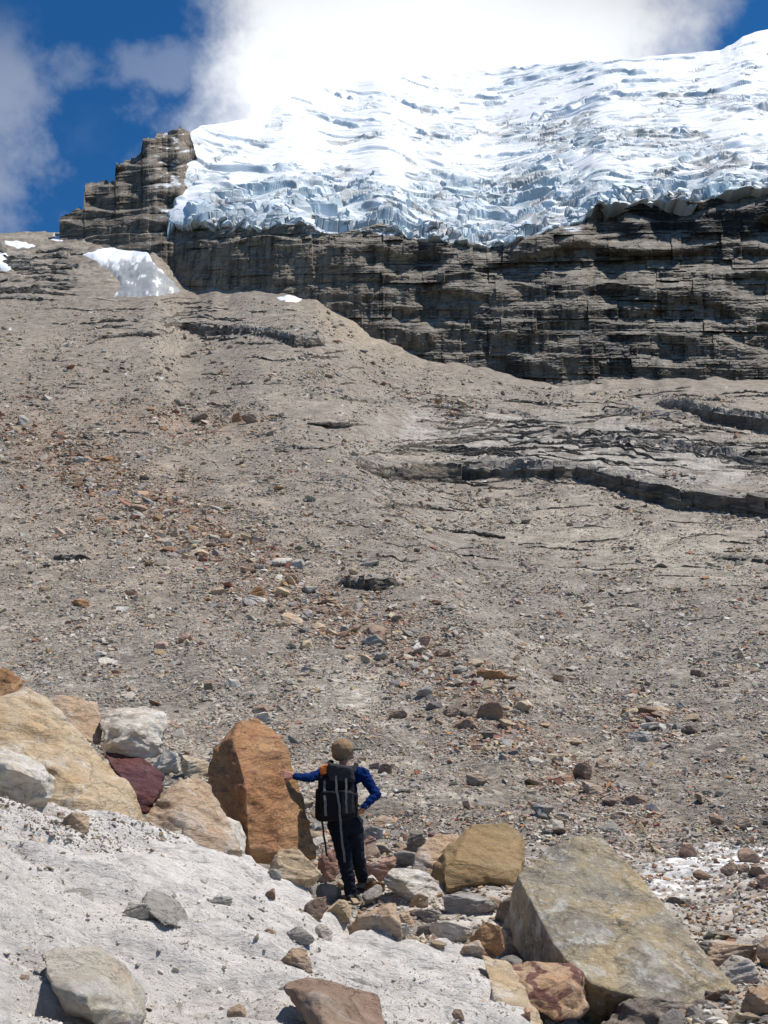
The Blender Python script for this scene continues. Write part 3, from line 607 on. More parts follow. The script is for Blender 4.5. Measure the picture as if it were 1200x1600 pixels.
ye_ = np.array([ye_[max(0, j - 8):j + 9].min() for j in range(nC)]); kg = np.hanning(121); kg /= kg.sum(); ye_ = np.convolve(np.pad(ye_, 60, mode='edge'), kg, 'valid')
Y0 = np.interp(pxg, pxc, ye_) - 2
rise = np.clip((seg(pxg, GLB) - seg(pxg, SK)) / 270, 0.05, 1.2); rise = np.convolve(np.pad(rise, 30, mode='edge'), np.ones(61) / 61, 'valid')
sks = np.convolve(np.pad(seg(pxg, SK), 12, mode='edge'), np.ones(25) / 25, 'valid'); gbs = np.convolve(np.pad(seg(pxg, GLB), 12, mode='edge'), np.ones(25) / 25, 'valid')
ROWG = gbs[None] + (sks - gbs)[None] * s_ + (gb_ - gbs)[None] * (1 - sst(s_, 0, 0.08)) + (sk - sks)[None] * sst(s_, 0.9, 1)
YG = Y0[None] + (620 * rise * seg(pxg, [(258, 0.4), (330, 0.55), (450, 0.8), (560, 0.95), (700, 1.0)]))[None] * s_ ** 1.25
ZG = gofrow(ROWG) * YG; XG = xfac(PXG, ROWG) * YG
nA = pn(XG / 60, YG / 60, 84); nB = pn(XG / 20, YG / 25, 85)
fall = sst(ROWG + 14 * nA + 10 * nB, seg(PXG, [(258, 330), (330, 290), (450, 268), (600, 255), (760, 262), (850, 232), (1000, 240), (1200, 232)]), seg(PXG, [(258, 345), (330, 305), (450, 280), (600, 290), (760, 285), (850, 262), (1000, 268), (1200, 262)]))
fall = np.maximum(fall, sst(gauss(PXG, ROWG, 960, 215, 200, 32, 4) + 0.35 * nB, 0.32, 0.55))
fall = np.maximum(fall, 0.8 * sst(gauss(PXG, ROWG, 1130, 160, 150, 14, 6) + 0.3 * nB, 0.45, 0.65))
fall = np.maximum(fall, 0.7 * sst(gauss(PXG, ROWG, 700, 212, 55, 26, -10) + 0.3 * nB, 0.45, 0.65))
fall = np.maximum(fall, 0.75 * sst(gauss(PXG, ROWG, 340, 250, 90, 10, -28) + 0.3 * nB, 0.5, 0.7))
fall = np.maximum(fall, 0.75 * sst(pn(XG / 42 + 3, YG / 30, 109) + 0.45 * nB, 0.22, 0.42) * sst(s_, 0.97, 0.85))
lb_ = fall * sst(ROWG, 250, 300)
wx = XG + 5 * pn(XG / 18, YG / 18, 86); wy = YG + 7 * pn(XG / 18, YG / 18, 87)
f1, f2, v1, cid = tilted((wx + 0.5 * wy) / 22.0, (wy - 0.15 * wx) / 13.0, 5); e1 = sst(f2 - f1, 0.0, 0.12)
f1b, f2b, v2, cidb = tilted((wx + 0.4 * wy) / 8.5 + 7, wy / 6.0 + 3, 9); e2 = sst(f2b - f1b, 0.0, 0.14)
f1c, f2c, v3, cidc = tilted((XG + 0.3 * YG) / 3.6 + 7, YG / 3.0 + 3, 14)
brk = sst(pn(XG / 30, YG / 24, 103), -0.35, 0.15)
ser = 8.0 * v1 * e1 - 2.5 * (1 - e1) + brk * (4.5 * v2 * e2 - 1.8 * (1 - e2)) + 1.0 * v3 * (0.3 + 0.7 * brk) * sst(s_, 0.0, 0.1)
H = ser * (0.42 * fall + 0.62 * lb_)
# long crevasse walls stepping across the smooth snow
for lam_, A_, sd_, thr in ((60, 8.0, 90, 0.02), (31, 5.0, 92, 0.02), (18, 3.0, 97, 0.06)):
    ph = YG / lam_ + 0.004 * XG * 30 / lam_ + 26.0 / lam_ * pn(XG / 120, YG / 80, sd_) + 0.22 * pn(XG / 28, YG / 24, sd_ + 2); f = ph - np.floor(ph)
    mk = sst(pn(XG / (25 + lam_ * 1.3), np.floor(ph) * 3.7, sd_ + 1) + 0.5 * pn(XG / 120, YG / 90, 105) + 0.25 * pn(XG / 9, YG / 9, 106), thr + 0.03, thr + 0.30)
    H += A_ * mk * (1 - lb_) * (1 - sst(PXG, 360, 290) * 0.6) * (np.exp(-4.5 * f) * sst(f, 0.0, max(0.07, 3.2 / lam_)) - 0.12) * sst(s_, 0.03, 0.15)
H += 1.5 * pn(XG / 60, YG / 60, 93) + 0.15 * pn(XG / 6, YG / 9, 94)
endf = sst(s_, 0.0, 0.03) * sst(s_, 1.0, 0.985)
ZG2 = ZG + H * (0.35 + 0.65 * endf)
vf = tilted(XG / 5.0, ZG / 3.2, 130); YG2 = YG + (1 - sst(s_, 0.02, 0.09)) * (4.0 * vf[2] + 1.5 * (1 - sst(vf[1] - vf[0], 0, 0.15)) + 1.5 * pn(XG / 14, ZG / 9, 96))
lft = sst(PXG + 16 * pn(ROWG / 14, ROWG * 0, 107) + 6 * pn(ROWG / 5, ROWG * 0, 108), seg(ROWG, [(200, 284), (232, 268), (262, 256), (300, 272), (345, 258)]) - 2, seg(ROWG, [(200, 284), (232, 268), (262, 256), (300, 272), (345, 258)]) + 6)
ZG2 = ZG2 - (1 - lft) * 60 * sst(PXG, 345, 320)
PG = np.stack([XG, YG2, ZG2], -1); nG_ = grid_normals(PG)
cgx = np.zeros(PG.shape); cgx[:] = (0.86, 0.875, 0.895)
def layg(m, col):
    global cgx
    m = np.clip(m, 0, 1)[..., None]; cgx = cgx * (1 - m) + np.array(col) * m
steep = 1 - sst(nG_[..., 2], 0.42, 0.70)
layg(0.8 * steep, (0.68, 0.79, 0.85))
ice = fall * sst(pn(XG / 11, YG / 9, 98) + 0.45 * (0.5 - cidb) + 0.25 * nB, -0.42, 0.02)
layg(0.85 * ice * (0.5 + 0.65 * (1 - sst(nG_[..., 2], 0.6, 0.9))), (0.52, 0.585, 0.61))
layg(0.80 * ice * sst(nA + pn(XG / 35, YG / 22, 99), 0.0, 0.5), (0.40, 0.40, 0.385))
layg(0.5 * lb_ * sst(-pn(XG / 25, ZG / 14, 101), 0.0, 0.35), (0.58, 0.72, 0.79))
strea = pn(XG / 22 + ZG / 18, (ZG - XG * 0.15) / 1.6, 102)
layg(0.35 * fall * sst(strea, 0.15, 0.5), (0.36, 0.37, 0.37))
bk1 = PG[-1].copy(); bk1[:, 1] += 60; bk1[:, 2] -= 5; bk2 = bk1.copy(); bk2[:, 1] += 200; bk2[:, 2] -= 150
ft = PG[0].copy(); ft[:, 1] += 14; ft[:, 2] -= 2
PGa = np.concatenate([ft[None], PG, bk1[None], bk2[None]], 0); cga = np.concatenate([cgx[:1], cgx, cgx[-1:], cgx[-1:]], 0)
me = mesh_from(PGa.reshape(-1, 3), quads=grid_quads(*PGa.shape[:2]), smooth=False, name='glacier'); add_col(me, 'Col', cga)
tag(link('glacier', me, M_ICE), kind='structure')

# ------------------------------------------------------------------ snow patches lying on the slope
def pip(x, y, poly):
    ins = np.zeros(x.shape, bool); n = len(poly); dmin = np.full(x.shape, 1e9)
    for i in range(n):
        x1, y1 = poly[i]; x2, y2 = poly[(i + 1) % n]
        c_ = ((y1 > y) != (y2 > y)) & (x < (x2 - x1) * (y - y1) / (y2 - y1 + 1e-9) + x1); ins ^= c_
        dx, dy = x2 - x1, y2 - y1; t = np.clip(((x - x1) * dx + (y - y1) * dy) / (dx * dx + dy * dy), 0, 1)
        dmin = np.minimum(dmin, np.hypot(x - x1 - t * dx, y - y1 - t * dy))
    return ins, dmin
def snow_patch(poly, lift, dirty_row=None, seed=0):
    xs_ = [p[0] for p in poly]; ys_ = [p[1] for p in poly]
    ci = np.where((PXg > min(xs_) - 4) & (PXg < max(xs_) + 4))[0]
    sub = (slice(None), slice(ci[0], ci[-1] + 1))
    rp = rowp[sub]; ok = np.where((rp.min(1) < max(ys_) + 6) & (rp.max(1) > min(ys_) - 6))[0]
    sub = (slice(ok[0], ok[-1] + 1), slice(ci[0], ci[-1] + 1))
    rp = rowp[sub]; pp = PX[sub] + 2.5 * pn(PX[sub] / 9, rp / 9, seed); r2 = rp + 2.0 * pn(PX[sub] / 8, rp / 8, seed + 1)
    ins, d = pip(pp, r2, poly); Ps = P[sub].copy(); sg = np.where(ins, d, -d)
    Ps[..., 2] += lift * np.clip(sg / 5, -1, 1) + 0.15 * lift * pn(Ps[..., 0] / 5, Ps[..., 1] / 5, seed)
    Ps[..., 1] -= lift * 0.5 * np.clip(sg / 5, -1, 1)
    c_ = np.zeros(Ps.shape); c_[:] = (0.88, 0.9, 0.93)
    if dirty_row is not None:
        nn = pn(pp / 16, rp / 10, seed + 3) + 0.5 * pn(pp / 5, rp / 4, seed + 4)
        m = sst(rp + 16 * nn + (pp - 200) * 0.05, dirty_row - 6, dirty_row + 8)[..., None]
        g_ = np.stack([0.31 + 0.10 * nn, 0.325 + 0.10 * nn, 0.335 + 0.10 * nn], -1); c_ = c_ * (1 - m) + g_ * m
        w_ = (sst(nn, 0.42, 0.5)[..., None]) * m; c_ = c_ * (1 - w_) + 0.85 * w_
    q = grid_quads(*rp.shape); keep = (sg.ravel()[q] > -3).any(1)
    m_ = mesh_from(Ps.reshape(-1, 3), quads=q[keep]); add_col(m_, 'Col', c_)
    bm = bmesh.new(); bm.from_mesh(m_); bmesh.ops.delete(bm, geom=[v for v in bm.verts if not v.link_faces], context='VERTS'); bm.to_mesh(m_); bm.free()
    tag(link('snow', m_, M_ICE), kind='structure')
snow_patch([(128, 398), (160, 388), (215, 376), (228, 382), (238, 408), (262, 432), (282, 455), (260, 461), (210, 464), (178, 463), (190, 448), (175, 425), (158, 415), (150, 408)], 0.8, 409, 1)
snow_patch([(-60, 398), (8, 395), (14, 402), (4, 408), (22, 421), (8, 424), (-60, 415)], 1.2, None, 3)
snow_patch([(78, 374), (110, 358), (145, 355), (140, 362), (108, 370), (95, 378)], 1.2, None, 5)
snow_patch([(430, 465), (455, 461), (472, 468), (462, 472), (445, 471)], 0.8, None, 7)
snow_patch([(5, 375), (40, 378), (60, 386), (30, 388), (8, 383)], 0.5, None, 9)

# ------------------------------------------------------------------ rocks
def hull(points):
    bm = bmesh.new()
    for p in points: bm.verts.new(p)
    r = bmesh.ops.convex_hull(bm, input=bm.verts)
    junk = list({e for e in r['geom_interior'] + r['geom_unused'] if isinstance(e, bmesh.types.BMVert)})
    if junk: bmesh.ops.delete(bm, geom=junk, context='VERTS')
    me = bpy.data.meshes.new('h'); bm.to_mesh(me); bm.free(); return me
def remesh(me, voxel, smooth=0, factor=0.5):
    o = bpy.data.objects.new('tmp', me); COL.objects.link(o)
    m = o.modifiers.new('r', 'REMESH'); m.mode = 'VOXEL'; m.voxel_size = voxel; m.use_smooth_shade = True
    if smooth:
        s = o.modifiers.new('s', 'SMOOTH'); s.iterations = smooth; s.factor = factor
    dg = bpy.context.evaluated_depsgraph_get(); dg.update()
    out = bpy.data.meshes.new_from_object(o.evaluated_get(dg)); out.materials.clear()
    bpy.data.objects.remove(o); return out
def cos_of(me):
    a = np.empty(len(me.vertices) * 3, np.float32); me.vertices.foreach_get('co', a); return a.reshape(-1, 3).astype(float)
def nors_of(me):
    a = np.empty(len(me.vertices) * 3, np.float32); me.vertex_normals.foreach_get('vector', a); return a.reshape(-1, 3).astype(float)
def set_cos(me, c): me.vertices.foreach_set('co', np.ascontiguousarray(c, np.float32).ravel()); me.update()
def join_meshes(ms):
    bm = bmesh.new()
    for m in ms: bm.from_mesh(m)
    me = bpy.data.meshes.new('j'); bm.to_mesh(me); bm.free(); return me
def weather(me, size, seed, amp=1.0, bedrot=(0.3, 0.1)):
    c = cos_of(me); n = nors_of(me); s = seed * 3.3
    x, y, z = (c / size).T
    zb_ = z + bedrot[0] * x + bedrot[1] * y
    d = 0.022 * pn3(x * 1.8 + s, y * 1.8, z * 1.8) - 0.026 * np.abs(pn3(x * 3.1 + s, y * 3.1, zb_ * 4.2)) - 0.014 * np.abs(pn3(x * 7.3, y * 7.3 + s, zb_ * 11))
    t = pn3(x * 3.7, y * 3.7 + s, zb_ * 12); d += 0.010 * np.tanh(t * 10)
    t = pn3(x * 9, y * 9 + s, zb_ * 24); d += 0.0045 * np.tanh(t * 7)
    d += 0.005 * pn3(x * 22, y * 22, z * 22 + s) + 0.0028 * pn3(x * 50, y * 50 + s, z * 50)
    set_cos(me, c + n * (d * size * amp)[:, None])
def chip(me, seed, n, lo=0.86, hi=0.97):
    """knock flat faces off the rock"""
    r_ = np.random.default_rng(seed + 900); c = cos_of(me); m = c.mean(0); c = c - m
    for _ in range(n):
        d = r_.normal(size=3); d /= np.linalg.norm(d); t = c @ d; h = t.max() * r_.uniform(lo, hi); o = np.clip(t - h, 0, None); c -= o[:, None] * d[None] * 0.92
    set_cos(me, c + m)
def hero(name, hulls, voxel, mat, label, cat, seed, smooth=3, amp=1.0, group=None, bed=(0.3, 0.1), seat=None, nchip=12):
    if seat:                                   # stand it where the ground is met at that place
        k_ = (Y_of_row(seat[0], seat[1], True) - (seat[3] if len(seat) > 3 else 0)) / seat[2]; hulls = [[(a, b, c * k_) for a, b, c in h] for h in hulls]
    ms = []
    for pts in hulls: ms.append(hull([at(*p) for p in pts]))
    j = join_meshes(ms); c = cos_of(j); lo = c.min(0); hi = c.max(0); org = np.array([(lo[0] + hi[0]) / 2, (lo[1] + hi[1]) / 2, lo[2]])
    set_cos(j, c - org); r = remesh(j, voxel, min(smooth, 2)); chip(r, seed, nchip); weather(r, float((hi - lo).max()), seed, amp * 0.7, bed)
    o = link(name, r, mat, loc=org.tolist()); tag(o, label, cat, group); return o

def slab(front, dx=0, dy=25, dY=0.6, shrink=0.9):
    """front outline points (px,row,Y) plus the same outline set back"""
    cx = sum(p[0] for p in front) / len(front); cy = sum(p[1] for p in front) / len(front)
    return list(front) + [(cx + (p[0] - cx) * shrink + dx, cy + (p[1] - cy) * shrink + dy, p[2] + dY) for p in front]
HB = 'boulders along the edge of the pale slope'
hero('boulder', [slab([(-40,1100,8.7),(40,1073,9.3),(78,1088,9.3),(150,1162,9.2),(200,1218,9.1),(230,1275,8.9),(216,1316,8.6),(150,1312,8.3),(80,1290,8.2),(-40,1240,8.2),(60,1180,8.5),(120,1225,8.4)], -6, 6, 1.0)], 0.02, RM['cream'], 'huge cream and ochre boulder at the far left edge, biggest of the left-hand group', 'boulder', 1, 4, group=HB)
hero('boulder', [slab([(-40,1160,7.9),(22,1170,8.0),(70,1193,8.1),(90,1216,8.15),(78,1266,8.0),(34,1262,7.85),(-40,1235,7.8),(20,1205,7.65),(60,1222,7.75)], -4, 4, 0.5)], 0.014, RM['white'], 'white boulder with a rusty front face, leaning at the foot of the huge cream boulder', 'boulder', 2, 3, group=HB)
hero('boulder', [slab([(-50,1040,10.2),(10,1042,10.3),(34,1058,10.4),(43,1080,10.4),(30,1120,10.1),(-50,1130,9.9)], 0, 6, 0.6)], 0.02, RM['orange'], 'smooth orange boulder showing behind the huge cream one, cut by the left picture edge', 'boulder', 3, 3, group=HB)
hero('boulder', [slab([(76,1090,10.3),(112,1084,10.4),(150,1098,10.4),(162,1130,10.3),(158,1165,10.0),(110,1150,10.0),(85,1120,10.1)], 0, 5, 0.6)], 0.016, RM['tan'], 'orange boulder with a white top, tucked behind the huge cream boulder', 'boulder', 4, 3, group=HB)
hero('boulder', [slab([(152,1122,10.1),(175,1106,10.2),(230,1102,10.3),(258,1112,10.3),(261,1135,10.2),(248,1185,9.9),(220,1175,9.7),(165,1180,9.7),(205,1140,9.6)], 0, 5, 0.7)], 0.016, RM['white'], 'white marbled boulder with ochre patches, above the dark purple one', 'boulder', 5, 2, 1.3, group=HB)
hero('boulder', [slab([(162,1172,9.7),(190,1174,9.8),(235,1188,9.8),(256,1212,9.7),(254,1240,9.5),(228,1272,9.3),(200,1262,9.2),(180,1210,9.3)], 0, 4, 0.5)], 0.014, RM['purple'], 'dark purple-red boulder wedged between the cream boulder and the tan wedge', 'boulder', 6, 2, group=HB)
hero('boulder', [slab([(216,1322,8.9),(225,1272,9.2),(250,1240,9.4),(292,1210,9.6),(328,1228,9.6),(340,1262,9.5),(372,1312,9.3),(388,1345,9.2),(300,1338,8.9),(285,1262,9.0)], 0, 4, 0.7)], 0.015, RM['tan'], 'wedge-shaped tan boulder with a grey foot, between the purple boulder and the tall orange one', 'boulder', 7, 3, group=HB)
hero('boulder', [slab([(338,1280,9.6),(352,1274,9.8),(374,1284,9.9),(384,1306,9.9),(382,1338,9.7),(350,1336,9.5),(342,1300,9.5)], 0, 2, 0.4)], 0.013, RM['white'], 'pale yellowish rounded rock between the tan wedge and the tall orange boulder', 'rock', 8, 4, 0.7, group=HB)
b_lean = hero('boulder', [slab([(321,1222,10.85),(334,1172,10.9),(372,1128,11.1),(400,1122,11.15),(430,1140,11.2),(450,1172,11.15),(460,1215,11.1),(478,1262,11.12),(492,1310,11.1),(495,1345,11.05),(470,1352,10.85),(425,1356,10.5),(392,1352,10.35),(352,1278,10.9),(362,1150,10.75),(384,1232,10.18),(388,1322,10.12),(410,1180,10.65)], -5, 4, 0.75, 0.93)], 0.016, RM['orange'], 'tall rust-orange boulder the hiker rests a hand on', 'boulder', 9, 1, 0.6, group=HB, nchip=4)
hero('boulder', [slab([(676,1352,12.0),(690,1326,12.0),(736,1286,12.4),(790,1285,12.6),(812,1300,12.6),(826,1328,12.5),(812,1370,11.5),(700,1362,11.05),(698,1400,11.35),(804,1408,11.8),(678,1376,11.9)], 0, 0, 0.8, 0.9)], 0.018, RM['olive'], 'smooth olive-brown boulder with a flat front, left of the big slab', 'boulder', 10, 3, 0.6)
hero('boulder', [slab([(638,1368,12.3),(650,1325,12.5),(680,1304,12.7),(720,1300,12.9),(725,1330,12.7),(700,1372,12.2)], 0, 2, 0.5)], 0.018, RM['tan'], 'reddish tan boulder behind the olive-brown boulder, showing on its left', 'boulder', 11, 3)
# the great leaning slab
_A, _L, _R = at(938, 1299, 9.75), at(808, 1368, 8.9), at(1185, 1584, 7.75)
_n = (_L - _A).cross(_R - _A).normalized()
if _n.y > 0: _n = -_n
_pts = [(808,1368),(860,1322),(925,1299),(948,1311),(1030,1402),(1090,1472),(1150,1540),(1187,1584),(1110,1570),(1010,1562),(965,1550),(925,1537),(890,1506),(866,1476),(848,1430),(834,1394)]
_fr = []
for (a, b) in _pts:
    r0 = at(a, b, 1.0); _fr.append(r0 * (_A.dot(_n) / r0.dot(_n)))
_bk = [p - _n * 0.5 + Vector((-0.03 if i_ in (0, 13, 14, 15) else 0.0, 0.12, 0.10 if i_ in (12, 13, 14) else 0.0)) for i_, p in enumerate(_fr)]
def px_of(p):
    v = math.tan(math.atan2(p.z, p.y) - PITCH); row = 800 - F * v; return (600 + F * p.x / p.y * (CP - v * SP), row, p.y)
front = [px_of(p) for p in _fr]; backp = [px_of(p) for p in _bk]
hero('boulder', [front + backp], 0.017, RM['lichen'], 'huge lichen-stained slab leaning at the lower right', 'boulder', 12, 1, 0.5, nchip=0)
hero('boulder', [slab([(960,1560,7.6),(1030,1556,7.6),(1120,1566,7.7),(1178,1590,7.8),(1170,1640,7.5),(980,1640,7.3),(930,1600,7.5)], 0, 0, 0.7)], 0.016, RM['dark'], 'dark layered rock under the foot of the huge leaning slab', 'rock', 13, 1, 1.8)
hero('boulder', [slab([(786,1512,7.5),(840,1500,7.7),(890,1502,7.75),(912,1520,7.7),(922,1588,7.4),(870,1596,7.1),(820,1570,7.0),(788,1540,7.2),(835,1530,7.1),(902,1530,7.35)], 0, 2, 0.45)], 0.012, RM['stripe'], 'orange rock with purple stripes wedged below the huge leaning slab', 'rock', 14, 3)
hero('boulder', [slab([(752,1492,7.3),(790,1500,7.4),(812,1540,7.2),(850,1600,6.7),(848,1650,6.4),(790,1640,6.4),(770,1550,6.8)], 0, 2, 0.4)], 0.012, RM['cream'], 'cream and orange rock edging the pale slope at the bottom centre right', 'rock', 15, 3)
hero('boulder', [slab([(62,1492,4.5),(90,1480,4.65),(150,1476,4.8),(200,1500,4.85),(228,1560,4.7),(222,1602,4.45),(160,1606,4.15),(90,1580,4.15),(80,1540,4.2),(130,1560,4.05)], 0, 4, 0.35)], 0.008, RM['pale'], 'large cream rock with an orange left edge lying in the pale silt, bottom left corner', 'rock', 16, 4, 0.8, seat=(150, 1600, 4.2, 0.25))
hero('boulder', [slab([(440,1536,5.7),(480,1528,5.9),(540,1534,6.0),(590,1556,5.95),(610,1600,5.6),(600,1640,5.2),(510,1640,4.95),(480,1570,5.35),(500,1560,5.3)], 0, 4, 0.35)], 0.009, RM['brown'], 'flat brown and beige rock sunk in the pale silt at the bottom centre', 'rock', 17, 3, seat=(540, 1600, 5.25, 0.75))
hero('boulder', [slab([(216,1402,6.1),(230,1388,6.25),(262,1392,6.3),(286,1412,6.25),(299,1444,6.1),(288,1454,5.95),(258,1444,5.85),(232,1424,5.9)], 0, 3, 0.22)], 0.006, RM['grey'], 'grey rock with dark bands lying in the pale silt below the boulders', 'rock', 18, 3, 1.2, seat=(268, 1452, 5.95))

# rocks fitted to their place in the photo: left, top, right, bottom, kind, label
ROCKS = [
 (418,1326,500,1388,'cream','cream and yellow rock at the foot of the tall orange boulder'),
 (498,1322,536,1384,'red','spotted reddish rock just left of the hiker\'s legs'),
 (494,1378,532,1414,'grey','round grey stone left of the hiker\'s boots'),
 (476,1400,511,1448,'brown','reddish brown wedge below the round grey stone'),
 (507,1406,549,1440,'cream','orange-cream rock right under the hiker\'s boots'),
 (546,1412,630,1460,'tan','broad flat tan rock in front of the hiker\'s feet'),
 (564,1338,617,1384,'red','pinkish red block right of the hiker\'s shins'),
 (568,1368,600,1399,'white','small beige block touching the hiker\'s right boot'),
 (604,1357,697,1418,'white','white rock with orange top between the hiker and the olive-brown boulder'),
 (693,1396,772,1436,'grey','grey fissured rock below the olive-brown boulder'),
 (775,1392,826,1458,'dark','dark speckled angular rock left of the huge leaning slab'),
 (758,1398,785,1428,'tan','small tan rock between the grey fissured rock and the dark speckled one'),
 (737,1440,787,1496,'orange','rounded orange rock below the dark speckled rock'),
 (672,1436,736,1472,'white','pinkish white slab left of the rounded orange rock'),
 (786,1450,824,1508,'tan','beige angular rock under the tip of the huge leaning slab'),
 (449,1447,491,1483,'grey','greenish grey rock at the rim of the pale silt'),
 (439,1480,486,1519,'tan','tan wedge stuck in the silt below the greenish grey rock'),
 (493,1444,519,1472,'white','small white block right of the greenish grey rock'),
 (621,1423,646,1456,'tan','egg-shaped beige stone right of the broad flat tan rock'),
 (637,1300,664,1338,'dark','dark brown rock left of the reddish tan boulder'),
 (564,1306,593,1328,'red','flat reddish stone behind the hiker\'s right knee'),
 (566,1290,600,1318,'grey','grey-green rock behind the flat reddish stone'),
 (720,1470,756,1498,'tan','beige rock left below the rounded orange rock'),
 (750,1475,774,1498,'orange','small orange stone beside the rounded orange rock'),
 (640,1395,668,1422,'cream','small cream block below the white rock with orange top'),
 (648,1418,690,1446,'grey','flat grey stone below the white rock with orange top'),
 (530,1436,560,1458,'white','small white stone left of the broad flat tan rock'),
 (598,1440,640,1470,'white','low whitish stone below the broad flat tan rock'),
 (417,1357,441,1376,'grey','grey pebble on the silt left of the cream and yellow rock'),
 (413,1388,431,1410,'brown','small rust pebble on the rim of the pale silt'),
 (414,1450,431,1464,'tan','small tan pebble on the silt left of the greenish grey rock'),
 (703,1576,724,1594,'brown','small reddish stone in the silt near the bottom edge'),
 (82,1390,147,1415,'grey','flat grey stone lying in the silt on the left'),
 (331,1400,363,1417,'grey','small oblong grey stone in the middle of the pale silt'),
 (14,1524,48,1560,'brown','brown stone half sunk in the silt by the left picture edge'),
 (356,1571,384,1597,'tan','tan cube-like stone near the bottom edge'),
 (303,1492,331,1508,'tan','small tan stone with a white cap in the pale silt'),
 (97,1268,141,1313,'tan','tan and white chip of rock at the foot of the huge cream boulder'),
 (196,1408,236,1450,'white','low cream stone beside the grey banded rock'),
 (238,1172,286,1216,'white','white rock right behind the purple boulder'),
 (282,1180,330,1218,'cream','cream rock between the tan wedge and the tall orange boulder'),
 (1103,1470,1182,1520,'tan','beige rock right of the foot of the huge leaning slab'),
 (1120,1492,1184,1545,'white','pinkish white rock right of the leaning slab, below the beige one'),
 (1180,1460,1230,1524,'tan','tall beige rock cut by the right picture edge'),
 (1160,1540,1230,1600,'tan','wide tan rock in the bottom right corner'),
 (1062,1316,1088,1342,'red','rust red stone just above the white silt patch'),
 (1152,1326,1184,1350,'brown','brown stone above the right end of the white silt patch'),
 (1128,1346,1153,1372,'brown','brown round stone below the right end of the white silt patch'),
 (1082,1358,1108,1377,'brown','brown stone at the lower rim of the white silt patch'),
 (1152,1350,1172,1368,'brown','purplish stone beside the brown round stone'),
 (1170,1352,1196,1374,'brown','largest stone of the cluster right of the silt patch'),
 (1184,1366,1215,1392,'red','reddish block on the right picture edge below the cluster'),
 (1170,1378,1189,1392,'red','small red block left of the reddish block at the right edge'),
 (1063,1404,1084,1419,'dark','dark flat stone below the white silt patch'),
 (1040,1400,1062,1414,'dark','dark flat stone nearest the edge of the leaning slab'),
 (911,1221,941,1247,'tan','tan block, top left of the row of three above the leaning slab'),
 (943,1240,974,1261,'brown','brown middle stone of the row of three above the leaning slab'),
 (975,1241,1010,1259,'brown','flat brown stone ending the row of three above the leaning slab'),
 (994,1278,1012,1295,'brown','brown stone alone below the row of three'),
 (1107,1269,1129,1291,'red','reddish stone on the scree well above the white silt patch'),
 (1151,1276,1175,1294,'tan','tan stone on the scree near the right picture edge'),
 (897,1190,926,1221,'brown','upright brown rock above the row of three'),
 (930,1186,953,1203,'tan','orange tan stone right of the upright brown rock'),
 (745,1090,784,1131,'brown','big blocky brown boulder on the scree above the olive-brown boulder'),
 (745,1046,789,1066,'orange','long flat rust boulder on the scree, highest of the boulder trail'),
 (689,1104,721,1123,'brown','flat brown stone left of the big blocky boulder'),
 (704,1121,747,1142,'brown','dark brown flat block below left of the big blocky boulder'),
 (609,1109,636,1125,'brown','brown stone on the scree right above the hiker\'s shoulder'),
 (676,1013,706,1028,'brown','flat dark-red stone in the debris trail'),
 (654,991,673,1011,'red','upright reddish stone in the debris trail'),
 (1079,1046,1101,1060,'brown','lone dark brown block on the grey scree at the right'),
 (979,1142,1018,1161,'grey','long grey stone on the right-hand scree'),
 (864,1053,886,1068,'tan','pale brown stone on the scree right of the long rust boulder'),
 (279,989,301,1006,'red','red stone, largest of the small red cluster on the left scree'),
 (241,1001,263,1016,'red','dark red stone left in the small red cluster'),
 (194,921,216,935,'red','flat red stone alone on the left scree'),
 (329,917,351,932,'tan','tan stone on the left scree left of the flat double boulder'),
 (387,916,416,934,'orange','rusty boulder of the flat double boulder on the left scree'),
 (383,930,420,943,'white','pale flat slab below the rusty boulder on the left scree'),
 (444,899,468,915,'brown','brown block on the scree right of the double boulder'),
 (544,886,560,900,'tan','tan block perched above the dark ledge'),
 (454,872,476,891,'grey','grey stone with a pale top on the upper scree'),
 (259,822,281,841,'tan','tan boulder in the upper left debris trail'),
 (356,1060,376,1078,'white','pale stone above the tall orange boulder'),
 (319,1062,336,1081,'brown','brown stone left of the pale stone above the orange boulder'),
 (394,1100,420,1118,'brown','brown stone just above the top of the tall orange boulder'),
 (400,1112,424,1130,'white','white stone just behind the top of the tall orange boulder'),
 (590,1192,612,1212,'brown','brown stone right of the hiker\'s elbow on the scree'),
 (592,1206,606,1216,'white','white chip under the brown stone right of the hiker\'s elbow'),
 (362,645,378,662,'orange','rusty upright boulder high on the slope'),
 (376,648,402,664,'brown','broken brown block right of the rusty upright boulder high on the slope'),
]
def rock_lib(n, npt, voxel=None, seed=0, smooth=1, amp=1.0):
    out = []; r_ = np.random.default_rng(seed)
    for i in range(n):
        k = npt; p = r_.normal(size=(k, 3)); p /= np.abs(p).max(1)[:, None] ** 0.65 * np.linalg.norm(p, axis=1)[:, None] ** 0.35
        p *= r_.uniform(0.78, 1.0, (k, 1)); 
        m = hull(p)
        if voxel: m = remesh(m, voxel, smooth); chip(m, i + seed, 9, 0.78, 0.95); weather(m, 2.0, i + seed, amp * 0.75)
        c = cos_of(m); c = (c - c.min(0)) / (c.max(0) - c.min(0)); c[:, :2] -= 0.5; set_cos(m, c); out.append(m)
    return out
BIG = rock_lib(16, 13, 0.045, 100, 2, 1.1)
rk = random.Random(5); taken = []
